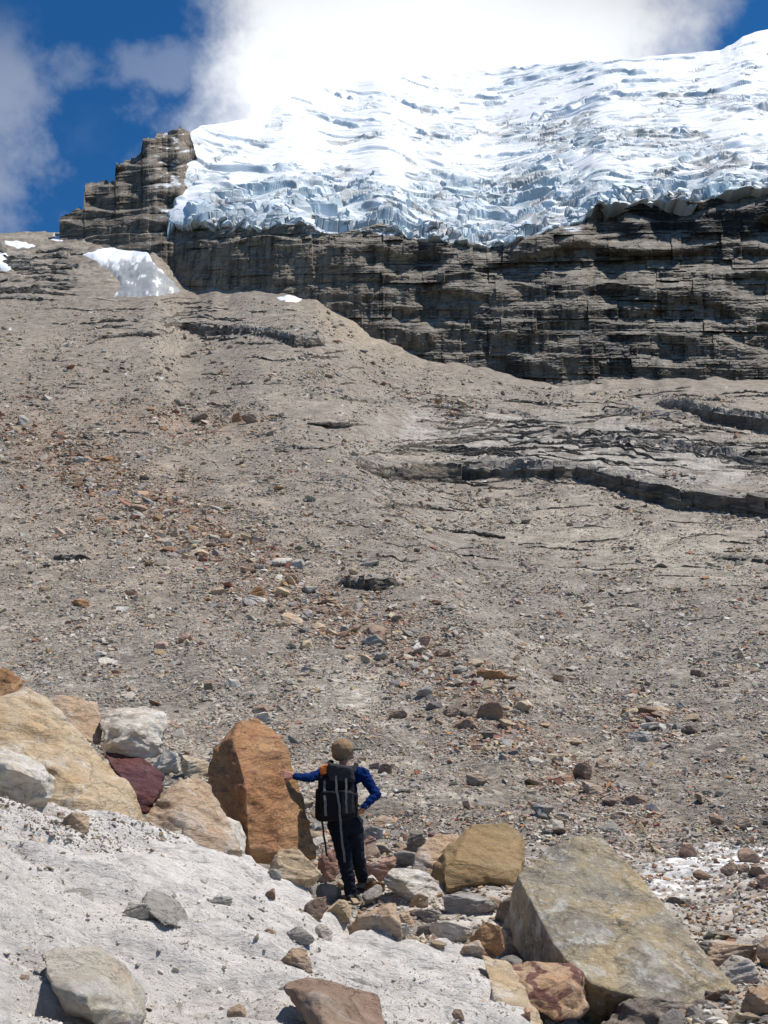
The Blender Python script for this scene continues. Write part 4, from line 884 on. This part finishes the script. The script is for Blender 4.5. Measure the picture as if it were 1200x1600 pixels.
for i, (x0, y0, x1, y1, kind, label) in enumerate(ROCKS):
    cx = (x0 + x1) / 2; Y = Y_of_row(cx, y1 - (y1 - y0) * 0.10, True)
    wd = (x1 - x0) * Y / F * 1.04; dp = wd * rk.uniform(0.6, 0.85)
    Yc_ = Y + dp * 0.42; gz_ = ground(np.array([cx]), np.array([Yc_]), detail=True)[2][0]; zbase = min(gz_, at(cx, y1, Y).z) - 0.12 * wd
    ztop = at(cx, y0, Yc_).z; src = BIG[rk.randrange(len(BIG))]; m = src.copy(); c = cos_of(m)
    c = c * np.array([wd, dp, max(ztop - zbase, 0.25 * wd)]); set_cos(m, c); hg = ztop - zbase
    g0 = Vector((at(cx, (y0 + y1) / 2, Yc_).x, Yc_, zbase))
    o = link('rock' if wd > 0.28 else 'stone', m, RM[kind], loc=g0)
    o.rotation_euler = (0, 0, rk.choice((0, math.pi)) + rk.uniform(-0.2, 0.2))
    taken.append((cx, (y0 + y1) / 2, (x1 - x0) / 2, (y1 - y0) / 2))
    far = y1 < 1300
    tag(o, label, 'rock' if wd > 0.28 else 'stone', 'stones and blocks on the scree' if far else 'rocks in the gully')

# ------------------------------------------------------------------ scree: every stone a body of its own
PAL = np.array([(0.355,0.315,0.265),(0.285,0.25,0.212),(0.415,0.37,0.31),(0.23,0.21,0.19),(0.40,0.32,0.22),(0.36,0.25,0.16),(0.28,0.17,0.11),(0.30,0.15,0.10),(0.50,0.46,0.40),(0.17,0.15,0.135),(0.33,0.185,0.095)])
PNAME = ['grey','dark grey','pale grey','slate grey','tan','ochre','brown','reddish brown','whitish','near-black','rusty']
WG = np.array([8,7,7,3,5,2.5,1.5,0.6,3,1.5,0.3]); WB = np.array([3,2,3,1,5,4,5,2.5,1.5,1,0.9]); WN = np.array([3,1,6,0,6,5,1.5,2,9,0,1.5])
def scatter(n, pxr, rowr, smin, smax, alpha, seed, near=False):
    r_ = np.random.default_rng(seed)
    px = r_.uniform(pxr[0], pxr[1], n); row = r_.uniform(rowr[0], rowr[1], n)
    # row -> distance by table, smooth ground
    ys = np.geomspace(2.7, 720, 1500); pcs = np.linspace(-200, 1400, 81)
    tab = rowofg(ground(np.repeat(pcs[:, None], 1500, 1), np.repeat(ys[None], 81, 0), False)[2] / ys[None])
    ci = np.clip(((px + 200) / 20).round().astype(int), 0, 80); Yv = np.zeros(n)
    for c_ in range(81):
        s = ci == c_
        if s.any():
            t_ = np.minimum.accumulate(tab[c_]); Yv[s] = np.interp(-row[s], -t_, ys)
    size = smin * (1 - r_.uniform(0, 1, n) * (1 - (smax / smin) ** -alpha)) ** (-1 / alpha)     # photo px
    return px, row, Yv, size, r_
def trails(px, row):
    st = np.zeros_like(px); px = px + 30 * pn(px / 40, row / 30, 120) + 14 * pn(px / 12, row / 9, 121); row = row + 22 * pn(px / 35, row / 25, 122)
    for cx, cy, rx, ry, a in ((60, 690, 170, 40, 25), (160, 760, 200, 58, 33), (330, 850, 210, 55, 36), (480, 930, 190, 50, 33), (640, 1010, 110, 45, 42), (760, 1110, 120, 50, 40), (300, 655, 130, 16, 3), (880, 1200, 130, 40, 38), (700, 640, 60, 14, 0), (1120, 1350, 90, 30, 10), (1000, 1120, 60, 30, 20)):
        st = np.maximum(st, gauss(px, row, cx, cy, rx, ry, a))
    return 0.8 * st
sets = []
px, row, Yv, size, r_ = scatter(690000, (-190, 1380), (470, 1330), 1.75, 26, 2.45, 21)
st = trails(px, row)
dens = 0.50 + 0.60 * st + 0.55 * pn(px / 70, row / 30, 111) + 0.3 * pn(px / 18, row / 10, 112)
dens *= sst(row, 455, 600) * 0.55 + 0.45
dens -= 0.25 * gauss(px, row, 980, 860, 260, 60) + 0.35 * gauss(px, row, 540, 1070, 30, 60) + 0.3 * gauss(px, row, 760, 1240, 200, 25)
size = size * (1 + 0.6 * pn(px / 50, row / 24, 114)) * (0.75 + 0.5 * st + 0.35 * sst(row, 600, 1150)) * (0.75 + 0.25 * sst(row, 480, 760))
big_ok = (size < 13) | (r_.uniform(0, 1, len(px)) < 0.25 + 0.75 * st)
dens *= 1 - 0.93 * sst(gauss(px, row, 1105, 1352, 105, 26, -14), 0.35, 0.6); dens -= 0.75 * gauss(px, row, 900, 705, 330, 45, 6)
keep = (r_.uniform(0, 1, len(px)) < dens) & big_ok
# keep the cliff's foot and the rock faces clear
keep &= row > seg(px, CB) + 8
sets.append((px[keep], row[keep], Yv[keep], size[keep], st[keep], 0))
px, row, Yv, size, r_ = scatter(20000, (430, 1260), (1290, 1660), 3.6, 46, 1.35, 23)
er = seg(px, EDGE); keep = (row < er + 4) & (r_.uniform(0, 1, len(px)) < 0.9 - 0.55 * sst(px, 900, 1000) * sst(row, 1420, 1380))
size = np.where((px > 880) & (row < 1460), np.minimum(size, 9), size)
sets.append((px[keep], row[keep], Yv[keep], size[keep], np.full(keep.sum(), 0.3), 1))
px, row, Yv, size, r_ = scatter(40000, (-60, 860), (1230, 1640), 1.5, 16, 2.6, 25)
er = seg(px, EDGE); keep = (row > er + 2) & (r_.uniform(0, 1, len(px)) < (0.55 + 0.35 * sst(px, 350, 560) + 0.5 * pn(px / 50, row / 30, 113)) * sst(row - er, 0, 60) * (1 - 0.6 * sst(px, 420, 340) * sst(row - er, 110, 60)))
sets.append((px[keep], row[keep], Yv[keep], size[keep], np.full(keep.sum(), 0.0), 2))
PXs = np.concatenate([s[0] for s in sets]); RWs = np.concatenate([s[1] for s in sets]); YVs = np.concatenate([s[2] for s in sets])
SZs = np.concatenate([s[3] for s in sets]); STs = np.concatenate([s[4] for s in sets]); KD = np.concatenate([np.full(len(s[0]), s[5]) for s in sets])
# no stone inside a rock that already stands there
taken += [(757, 1335, 85, 62), (690, 1330, 45, 40), (900, 1400, 70, 80), (1000, 1480, 90, 80)]
for cx, cy, hw, hh in taken:
    near_ = (np.abs(PXs - cx) < hw) & (np.abs(RWs - cy) < hh) & (SZs > min(hw * 0.5, 12)); PXs, RWs, YVs, SZs, STs, KD = [a[~near_] for a in (PXs, RWs, YVs, SZs, STs, KD)]
nS = len(PXs); Xs, _, Zs = ground(PXs, YVs, True)
Ws = SZs * YVs / F
r_ = np.random.default_rng(31); u = r_.uniform(0, 1, nS)
def pick(Wt): return np.searchsorted(np.cumsum(Wt) / Wt.sum(), u)
ci_ = np.where(KD == 1, pick(WN), np.where(r_.uniform(0, 1, nS) < STs * 1.1 + 0.10, pick(WB), pick(WG)))
ci_ = np.where(KD == 2, np.array([0, 2, 8, 4, 1, 8, 2])[(u * 6.99).astype(int)], ci_); ci_ = np.clip(ci_, 0, 10)
ccol = PAL[ci_] * r_.uniform(0.85, 1.2, (nS, 1)) + r_.normal(0, 0.008, (nS, 3)); ccol = np.clip(ccol, 0.02, 0.8)
ccol = np.where((KD == 2)[:, None], ccol * 1.15, ccol)
sclx = Ws * r_.uniform(0.8, 1.25, nS); scly = Ws * r_.uniform(0.6, 1.1, nS); sclz = Ws * r_.uniform(0.32, 0.72, nS)
yaw = r_.uniform(0, 2 * np.pi, nS); tilt = r_.normal(0, 0.22, (nS, 2))
tilt[:, 0] += np.where(YVs > 20, 0.22, 0.0)
order = np.argsort(-SZs); NIND = 300 - len(ROCKS) + 0
inframe = (PXs > -8) & (PXs < 1208) & (RWs < 1605)
ind = [i for i in order if inframe[i]][:NIND]; indm = np.zeros(nS, bool); indm[ind] = True
def rotm(yaw, tx, ty):
    cy, sy = np.cos(yaw), np.sin(yaw); cx, sx_ = np.cos(tx), np.sin(tx); cz, sz = np.cos(ty), np.sin(ty)
    Rz = np.zeros((len(yaw), 3, 3)); Rz[:, 0, 0] = cy; Rz[:, 0, 1] = -sy; Rz[:, 1, 0] = sy; Rz[:, 1, 1] = cy; Rz[:, 2, 2] = 1
    Rx = np.zeros_like(Rz); Rx[:, 0, 0] = 1; Rx[:, 1, 1] = cx; Rx[:, 1, 2] = -sx_; Rx[:, 2, 1] = sx_; Rx[:, 2, 2] = cx
    Ry = np.zeros_like(Rz); Ry[:, 1, 1] = 1; Ry[:, 0, 0] = cz; Ry[:, 0, 2] = sz; Ry[:, 2, 0] = -sz; Ry[:, 2, 2] = cz
    return Rx @ Ry @ Rz
SM = rock_lib(14, 9, None, 200); sm = []
for m in SM:
    m2 = m; bm = bmesh.new(); bm.from_mesh(m2); bmesh.ops.triangulate(bm, faces=bm.faces); bm.to_mesh(m2); bm.free()
    f = np.array([list(p.vertices) for p in m2.polygons]); sm.append((cos_of(m2), f))
sel = np.where(~indm)[0]; lib = r_.integers(0, len(sm), nS); VV = []; FF = []; CC = []; base = 0
for k, (vc, fc) in enumerate(sm):
    s = sel[lib[sel] == k]
    if len(s) == 0: continue
    v = vc[None] * np.stack([sclx[s], scly[s], sclz[s]], -1)[:, None, :]; v[..., 2] -= 0.28 * sclz[s][:, None]
    v = np.einsum('nij,nkj->nki', rotm(yaw[s], tilt[s, 0], tilt[s, 1]), v) + np.stack([Xs[s], YVs[s], Zs[s]], -1)[:, None, :]
    VV.append(v.reshape(-1, 3)); CC.append(np.repeat(ccol[s], len(vc), 0))
    FF.append((fc[None] + (np.arange(len(s)) * len(vc))[:, None, None]).reshape(-1, 3) + base); base += len(s) * len(vc)
me = mesh_from(np.concatenate(VV), faces_tri=np.concatenate(FF), smooth=False, name='scree_rubble'); add_col(me, 'Col', np.concatenate(CC))
tag(link('scree_rubble', me, M_STONE), 'loose grey and brown rubble covering the slope and gully', 'rubble', kind='stuff')
# the largest stones as single objects
MED = rock_lib(12, 11, 0.09, 300, 1, 1.2); icache = {}
KIND = ['grey','grey','grey','dark','cream','tan','brown','brown','white','dark','orange']
def where(px, row, kd):
    if kd == 2: return 'lying in the pale silt'
    if kd == 1: return 'in the gully below the hiker' if px < 700 else ('between the gully boulders' if px < 900 else 'right of the huge leaning slab')
    a = 'high' if row < 750 else ('halfway up' if row < 1000 else 'low')
    b = 'left' if px < 400 else ('middle' if px < 800 else 'right')
    return f'{a} on the {b} part of the scree'
for i in ind:
    k = int(lib[i]) % len(MED); key = (k, KIND[ci_[i]])
    if key not in icache:
        m = MED[k].copy(); m.materials.append(RM[KIND[ci_[i]]]); icache[key] = m
    o = link('stone', icache[key]); o.scale = (sclx[i], scly[i], sclz[i])
    mt = rotm(yaw[i:i+1], tilt[i:i+1, 0], tilt[i:i+1, 1])[0]
    o.rotation_euler = Matrix(mt.tolist()).to_euler(); off = mt @ np.array([0, 0, -0.25 * sclz[i]])
    o.location = (Xs[i] + off[0], YVs[i] + off[1], Zs[i] + off[2])
    wh = where(PXs[i], RWs[i], KD[i]); sz = 'big' if SZs[i] > 26 else ('middling' if SZs[i] > 16 else 'small')
    tag(o, f'{sz} {PNAME[ci_[i]]} angular stone {wh}', 'stone', 'loose stones ' + wh)

# ------------------------------------------------------------------ the hiker
def simple_mat(name, col, rough=0.85, nscale=60, var=0.25, bump=0.004, spec=0.2, wr=None):
    m, t, b = new_mat(name, rough, spec); c = coord(t); f = noise(t, c, nscale, 6, 0.6)
    g = noise(t, c, nscale * 0.12, 5, 0.6)
    k = M(t, 'MULTIPLY', ramp(t, f, [(0.3, 1 - var), (0.7, 1 + var)]), ramp(t, g, [(0.3, 1 - var), (0.7, 1 + var)]))
    mul = t.nodes.new('ShaderNodeVectorMath'); mul.operation = 'SCALE'; mul.inputs[0].default_value = col; t.links.new(k, mul.inputs['Scale'])
    t.links.new(mul.outputs[0], b.inputs['Base Color']); t.links.new(bumpn(t, f, 0.5, bump), b.inputs['Normal']); return m
PM = {'skin': simple_mat('skin', (0.42, 0.20, 0.14), 0.6, 30, 0.1, 0.001, 0.35), 'blue': simple_mat('blue_fleece', (0.005, 0.021, 0.095), 0.95, 150, 0.2, 0.004, 0.05),
      'trouser': simple_mat('dark_trousers', (0.008, 0.011, 0.020), 0.9, 200, 0.25, 0.002), 'pack': simple_mat('black_nylon', (0.007, 0.007, 0.009), 0.75, 220, 0.3, 0.002, 0.15),
      'lid': simple_mat('charcoal_nylon', (0.022, 0.022, 0.027), 0.7, 220, 0.25, 0.002, 0.2), 'strap': simple_mat('grey_webbing', (0.13, 0.13, 0.13), 0.7, 200, 0.3, 0.001),
      'orange': simple_mat('orange_cloth', (0.62, 0.17, 0.04), 0.8, 100, 0.2, 0.003), 'cap': simple_mat('brown_cap_cloth', (0.25, 0.165, 0.10), 0.95, 160, 0.2, 0.003, 0.05),
      'bill': simple_mat('dark_green_cloth', (0.035, 0.045, 0.04), 0.9, 160), 'boot': simple_mat('boot_leather', (0.030, 0.027, 0.026), 0.75, 90), 'bootg': simple_mat('boot_grey', (0.14, 0.13, 0.13), 0.8, 90),
      'hair': simple_mat('dark_hair', (0.02, 0.014, 0.01), 0.7, 200), 'eye': simple_mat('eye', (0.03, 0.02, 0.015), 0.2, 10, 0.0, 0.0, 0.5), 'lip': simple_mat('lip', (0.32, 0.11, 0.09), 0.5, 30, 0.1, 0.001)}
_bm = bmesh.new(); bmesh.ops.create_icosphere(_bm, subdivisions=2, radius=1.0); SPH = np.array([v.co[:] for v in _bm.verts]); _bm.free()
def cap_(a, ra, b, rb_, sq=(1, 1, 1)):
    q = np.array(sq)
    return hull(np.concatenate([SPH * ra * q + np.array(a), SPH * rb_ * q + np.array(b)]).tolist())
def ell(c, r, rot=None):
    p = SPH * np.array(r)
    if rot is not None: p = p @ np.array(rot).T
    return hull((p + np.array(c)).tolist())
def union(name, parts, voxel, mat, parent, origin, smooth=2, wrinkle=0.0, wf=14.0):
    j = join_meshes(parts); set_cos(j, cos_of(j) - np.array(origin)); r = remesh(j, voxel, smooth)
    if wrinkle:
        c = cos_of(r); n = nors_of(r); x, y, z = c.T
        d = -np.abs(pn3(x * wf, y * wf, z * wf * 1.7)) + 0.6 * pn3(x * wf * 0.5, y * wf * 0.5, z * wf * 0.6 + 4) + 0.3 * pn3(x * wf * 2.3, y * wf * 2.3, z * wf * 3)
        set_cos(r, c + n * (wrinkle * d)[:, None])
    return link(name, r, mat, parent)
V = lambda p: np.array(p)
hipc = V(at(539, 1280, 11.32)); FEET = V(at(548, 1404, 11.33))
_gx, _gy, gz = ground(np.array([548.0]), np.array([11.33]))
root = bpy.data.objects.new('person', None); COL.objects.link(root); root.location = FEET.tolist()
tag(root, 'hiker seen from behind in blue top and brown cap, one hand on the orange boulder', 'person')
# where the hand meets the boulder
bv = BVHTree.FromPolygons([list(v.co + b_lean.location) for v in b_lean.data.vertices], [list(p.vertices) for p in b_lean.data.polygons])
d_ = at(443, 1211, 1.0).normalized(); hit, hn, _i, _d = bv.ray_cast(Vector((0, 0, 0)), d_)
if hit is None: hit = at(443, 1211, 10.9); hn = Vector((0.4, -0.9, 0.1))
hn2 = Vector((0.25, -0.93, 0.2)).normalized(); hn = (hn * 0.35 + hn2).normalized()
tf = Vector((-1, 0, 0.02)); tf = (tf - hn * tf.dot(hn)).normalized(); sf = hn.cross(tf).normalized()
if sf.z < 0: sf = -sf
def hand(C, t, s, n, curl, thumb, flip=1):
    """palm, four unequal fingers of three bones each, and a thumb that leaves the side of the palm"""
    C, t, s, n = V(C), V(t), V(s), V(n); parts = []; wrist = C - t * 0.095 + n * 0.012
    for k, (off, ln, r) in enumerate(((0.032, 0.070, 0.0088), (0.011, 0.079, 0.0092), (-0.011, 0.073, 0.0088), (-0.032, 0.057, 0.0078))):
        kn = C + s * off * flip + n * 0.004
        parts.append(cap_(wrist + s * off * 0.45 * flip, 0.017, kn, 0.0125))
        dirv = t + s * off * 4.0 * flip; dirv /= np.linalg.norm(dirv); p = kn; nn = n
        for q, (fr, rr) in enumerate(((0.45, 1.0), (0.31, 0.92), (0.24, 0.82))):
            a = curl[q]; d2 = dirv * math.cos(a) - nn * math.sin(a); nn = nn * math.cos(a) + dirv * math.sin(a); dirv = d2
            e = p + dirv * ln * fr; parts.append(cap_(p, r * rr, e, r * rr * 0.92)); p = e
    th0 = C - t * 0.062 + s * thumb * 0.030; th1 = th0 + t * 0.030 + s * thumb * 0.028 - n * 0.004; th2 = th1 + t * 0.028 + s * thumb * 0.010 - n * 0.004
    parts += [cap_(th0, 0.015, th1, 0.0115), cap_(th1, 0.0112, th2, 0.009)]
    return wrist, parts
hw, hand_l = hand(Vector(hit) + hn * 0.006, tf, sf, hn, (0.10, 0.14, 0.12), -1)
sh_l = V(at(504, 1208, 11.24)); sh_r = V(at(567, 1209, 11.30)); el_l = (sh_l + hw) / 2 + np.array([0.01, -0.03, -0.035])
el_r = V(at(588, 1242, 11.24)); wr_r = V(at(567, 1262, 11.15))
t2 = Vector((-0.62, 0.45, -0.64)).normalized(); n2_ = Vector((0.55, -0.62, -0.1)); n2_ = (n2_ - t2 * n2_.dot(t2)).normalized(); s2 = n2_.cross(t2).normalized()
Cr = Vector(wr_r) + t2 * 0.085
hwr, hand_r = hand(Cr, t2, s2, n2_, (0.45, 0.6, 0.4), 1)
neck0 = V(at(537, 1203, 11.31)); neck1 = V(at(538, 1185, 11.33)); head = V(at(538, 1174, 11.34)); chest = V(at(535, 1222, 11.33)); belly = V(at(537, 1252, 11.35))
hipL = V(at(527, 1288, 11.33)); hipR = V(at(553, 1288, 11.33)); knL = V(at(539, 1342, 11.27)); anL = V(at(548, 1390, 11.30)); knR = V(at(558, 1338, 11.40)); anR = V(at(567, 1374, 11.62))
fd = Vector((0.72, 0.55, 0.25)).normalized(); f_ = V(fd); rr_ = V(fd.cross(Vector((0, 0, 1))).normalized()); up_ = np.cross(rr_, f_)
face = [ell(head + f_ * 0.005, (0.078, 0.080, 0.105)), ell(head + f_ * 0.045 - up_ * 0.055, (0.050, 0.050, 0.050)), cap_(head + f_ * 0.085 + up_ * 0.012, 0.010, head + f_ * 0.108 - up_ * 0.018, 0.014),
        cap_(head + f_ * 0.078 - up_ * 0.085 + rr_ * 0.012, 0.018, head + f_ * 0.078 - up_ * 0.085 - rr_ * 0.012, 0.018)]
for sg in (-1, 1):
    face.append(ell(head + rr_ * sg * 0.078 - f_ * 0.005 - up_ * 0.012, (0.014, 0.016, 0.031))); face.append(ell(head + f_ * 0.068 + rr_ * sg * 0.030 - up_ * 0.025, (0.022, 0.022, 0.018)))
body = face + hand_l + hand_r + [cap_(neck0, 0.055, neck1, 0.052), cap_(hw, 0.026, el_l, 0.034), cap_(el_l, 0.034, sh_l, 0.045), cap_(hwr, 0.026, el_r, 0.034), cap_(el_r, 0.034, sh_r, 0.045),
        cap_(sh_l, 0.035, sh_r, 0.035), cap_(chest, 0.085, belly, 0.08), cap_(neck0, 0.05, chest, 0.075), cap_(belly, 0.08, hipc, 0.08), cap_(hipL, 0.06, knL, 0.045), cap_(knL, 0.045, anL, 0.03), cap_(hipR, 0.06, knR, 0.045), cap_(knR, 0.045, anR, 0.03)]
pb = union('body', body, 0.0042, PM['skin'], root, FEET, 2)
sq = (1.25, 0.92, 1.0)
jk = [cap_(neck0 - np.array([0, 0, 0.01]), 0.066, chest, 0.118), cap_(chest, 0.125, belly, 0.115, sq), cap_(belly, 0.115, hipc + np.array([0, 0, 0.04]), 0.110, (1.2, 0.95, 0.8)),
      cap_(sh_l, 0.066, chest, 0.10), cap_(sh_r, 0.066, chest, 0.10), cap_(sh_l, 0.064, el_l, 0.052), cap_(el_l, 0.052, hw - np.array([-0.02, 0, 0]), 0.036), cap_(sh_r, 0.066, el_r, 0.056), cap_(el_r, 0.056, V(hwr) * 0.97 + el_r * 0.03, 0.040), cap_(neck0 - np.array([0, 0, 0.03]), 0.075, sh_r, 0.075), cap_(neck0 - np.array([0, 0, 0.03]), 0.075, sh_l, 0.075), cap_(belly, 0.11, hipc + np.array([0, 0, 0.02]), 0.108)]
union('jacket', jk, 0.008, PM['blue'], root, FEET, 2, 0.017, 13)
tr = [cap_(hipc + np.array([0, 0, 0.01]), 0.128, (hipL + hipR) / 2 - np.array([0, 0, 0.02]), 0.112, (1.15, 0.95, 0.9)), cap_(hipL, 0.108, knL, 0.086), cap_(knL, 0.085, anL - np.array([0, 0, 0.02]), 0.068), cap_(hipR, 0.105, knR, 0.083), cap_(knR, 0.082, anR, 0.064)]
union('trousers', tr, 0.008, PM['trouser'], root, FEET, 2, 0.020, 10)
def boot(an, dirv, mat, lab):
    d = V(Vector(dirv).normalized()); a = V(an); sole = a - np.array([0, 0, 0.085])
    o = union('boot', [cap_(a, 0.050, sole + np.array([0, 0, 0.025]), 0.046), cap_(sole - d * 0.045 + np.array([0, 0, 0.018]), 0.040, sole + d * 0.10 + np.array([0, 0, 0.012]), 0.042, (1, 1, 0.75)), cap_(sole + d * 0.06 + np.array([0, 0, 0.02]), 0.044, sole + d * 0.17 + np.array([0, 0, 0.006]), 0.036, (1, 1, 0.8))], 0.006, mat, root, FEET, 2, 0.002, 30)
    union('sole', [cap_(sole - d * 0.05 - np.array([0, 0, 0.018]), 0.045, sole + d * 0.175 - np.array([0, 0, 0.02]), 0.042, (1, 1, 0.3))], 0.006, PM['boot'], o, FEET, 1)
boot(anL, (0.15, 1, 0), PM['boot'], ''); boot(anR, (0.85, 0.5, -0.25), PM['bootg'], '')
hat = link('cap', None, None, root) if False else None
ct = head + up_ * 0.030 - f_ * 0.022
cap_parts = [ell(ct + np.array([0, 0, 0.004]), (0.122, 0.122, 0.108)), ell(ct - up_ * 0.048 - f_ * 0.03, (0.100, 0.100, 0.075))]
cp = union('cap', cap_parts, 0.007, PM['cap'], root, FEET, 3, 0.004, 14)
bl = [cap_(ct + f_ * 0.10 - up_ * 0.035 + rr_ * 0.045, 0.014, ct + f_ * 0.165 - up_ * 0.050 + rr_ * 0.030, 0.009), cap_(ct + f_ * 0.10 - up_ * 0.035 - rr_ * 0.045, 0.014, ct + f_ * 0.165 - up_ * 0.050 - rr_ * 0.030, 0.009),
      hull(np.concatenate([SPH * 0.009 + p for p in (ct + f_ * 0.09 - up_ * 0.033 + rr_ * 0.06, ct + f_ * 0.09 - up_ * 0.033 - rr_ * 0.06, ct + f_ * 0.215 - up_ * 0.060 + rr_ * 0.045, ct + f_ * 0.215 - up_ * 0.060 - rr_ * 0.045)]).tolist())]
union('bill', bl, 0.005, PM['bill'], cp, FEET, 1)
union('hair', [cap_(head - f_ * 0.045 - up_ * 0.035, 0.058, head - f_ * 0.03 - up_ * 0.065, 0.045)], 0.006, PM['hair'], root, FEET, 1, 0.003, 40)
for sg in (-1, 1): union('eye', [ell(head + f_ * 0.080 + rr_ * sg * 0.031 + up_ * 0.004, (0.009, 0.009, 0.008))], 0.003, PM['eye'], root, FEET, 1)
union('mouth', [cap_(head + f_ * 0.096 - up_ * 0.052 + rr_ * 0.018, 0.005, head + f_ * 0.096 - up_ * 0.052 - rr_ * 0.018, 0.005)], 0.003, PM['lip'], root, FEET, 1)
# ---- the rucksack on the hiker's back
PKO = V(at(524, 1285, 11.02)); pk = bpy.data.objects.new('backpack', None); COL.objects.link(pk); pk.location = PKO.tolist()
tag(pk, 'black backpack on the hiker, with an orange pouch on top and grey hanging straps', 'backpack')
def rbox(quad_f, yn, yf, r, sh=0.0):
    pts = []
    for (px_, r0) in quad_f:
        for yv in (yn, yf): pts.append(SPH * r + V(at(px_, r0, yv)))
    return hull(np.concatenate(pts).tolist())
union('pack_body', [rbox([(504, 1218), (546, 1222), (549, 1272), (500, 1276)], 10.96, 11.16, 0.045), rbox([(505, 1240), (545, 1240), (543, 1276), (506, 1278)], 10.90, 11.10, 0.035), rbox([(508, 1204), (548, 1206), (546, 1225), (506, 1225)], 11.02, 11.18, 0.04)], 0.008, PM['pack'], pk, PKO, 3, 0.010, 12)
union('top_lid', [rbox([(516, 1197), (546, 1203), (550, 1218), (518, 1216)], 10.94, 11.16, 0.035), rbox([(510, 1200), (520, 1199), (520, 1214), (508, 1214)], 11.0, 11.14, 0.03)], 0.007, PM['lid'], pk, PKO, 3, 0.008, 14)
union('pouch', [rbox([(503, 1200), (511, 1197), (512, 1206), (504, 1208)], 10.99, 11.08, 0.022)], 0.006, PM['orange'], pk, PKO, 2, 0.006, 22)
union('side_pocket', [rbox([(549, 1244), (555, 1243), (555, 1272), (549, 1274)], 11.0, 11.14, 0.03)], 0.007, PM['pack'], pk, PKO, 2, 0.006, 16)
union('side_pocket', [rbox([(497, 1236), (502, 1234), (501, 1280), (496, 1276)], 11.0, 11.14, 0.026)], 0.007, PM['pack'], pk, PKO, 2, 0.006, 16)
union('front_pocket', [rbox([(537, 1240), (549, 1240), (549, 1268), (537, 1270)], 10.87, 11.0, 0.02)], 0.006, PM['lid'], pk, PKO, 2, 0.005, 18)
def strap(pts, wd, mat=PM['strap'], th=0.005, nm='strap'):
    """a flat webbing band through the given points"""
    bm = bmesh.new(); ring = []
    P_ = [V(at(*p)) - PKO for p in pts]
    Q = []
    for a, b in zip(P_[:-1], P_[1:]):
        for k in range(6): Q.append(a + (b - a) * k / 6)
    Q.append(P_[-1])
    for i_, q in enumerate(Q):
        tv = Q[min(i_ + 1, len(Q) - 1)] - Q[max(i_ - 1, 0)]; tv /= np.linalg.norm(tv); sv = np.cross(tv, (0, -1, 0)); sv /= np.linalg.norm(sv) + 1e-9; nv = np.cross(sv, tv)
        q = q + sv * 0.002 * math.sin(i_ * 1.3)
        ring.append([bm.verts.new((q + sv * wd / 2 * a + nv * th / 2 * b).tolist()) for a, b in ((-1, -1), (1, -1), (1, 1), (-1, 1))])
    for r0, r1 in zip(ring[:-1], ring[1:]):
        for k in range(4): bm.faces.new((r0[k], r0[(k + 1) % 4], r1[(k + 1) % 4], r1[k]))
    bm.faces.new(ring[0]); bm.faces.new(ring[-1][::-1]); bmesh.ops.recalc_face_normals(bm, faces=bm.faces)
    m_ = bpy.data.meshes.new(nm); bm.to_mesh(m_); bm.free(); return link(nm, m_, mat, pk)
strap([(507, 1214, 10.94), (507, 1230, 10.90), (508, 1250, 10.86), (509, 1275, 10.86)], 0.026)
strap([(525, 1212, 10.885), (526, 1236, 10.86), (530, 1256, 10.845), (532, 1284, 10.86), (534, 1310, 10.98), (539, 1347, 11.08)], 0.022)
strap([(541, 1216, 10.885), (541, 1238, 10.85), (541, 1256, 10.832), (542, 1270, 10.84)], 0.020)
strap([(503, 1280, 10.98), (506, 1305, 10.99), (511, 1338, 11.0)], 0.020, PM['boot'], 0.016)
strap([(512, 1199, 11.10), (514, 1192, 11.20), (518, 1190, 11.30), (518, 1196, 11.44)], 0.045, PM['pack'], 0.014, 'shoulder_strap')
strap([(552, 1205, 11.12), (556, 1195, 11.22), (557, 1193, 11.32), (555, 1200, 11.45)], 0.045, PM['pack'], 0.014, 'shoulder_strap')
strap([(549, 1270, 11.08), (556, 1262, 11.18), (560, 1258, 11.30)], 0.03, PM['pack'], 0.01, 'hip_belt')
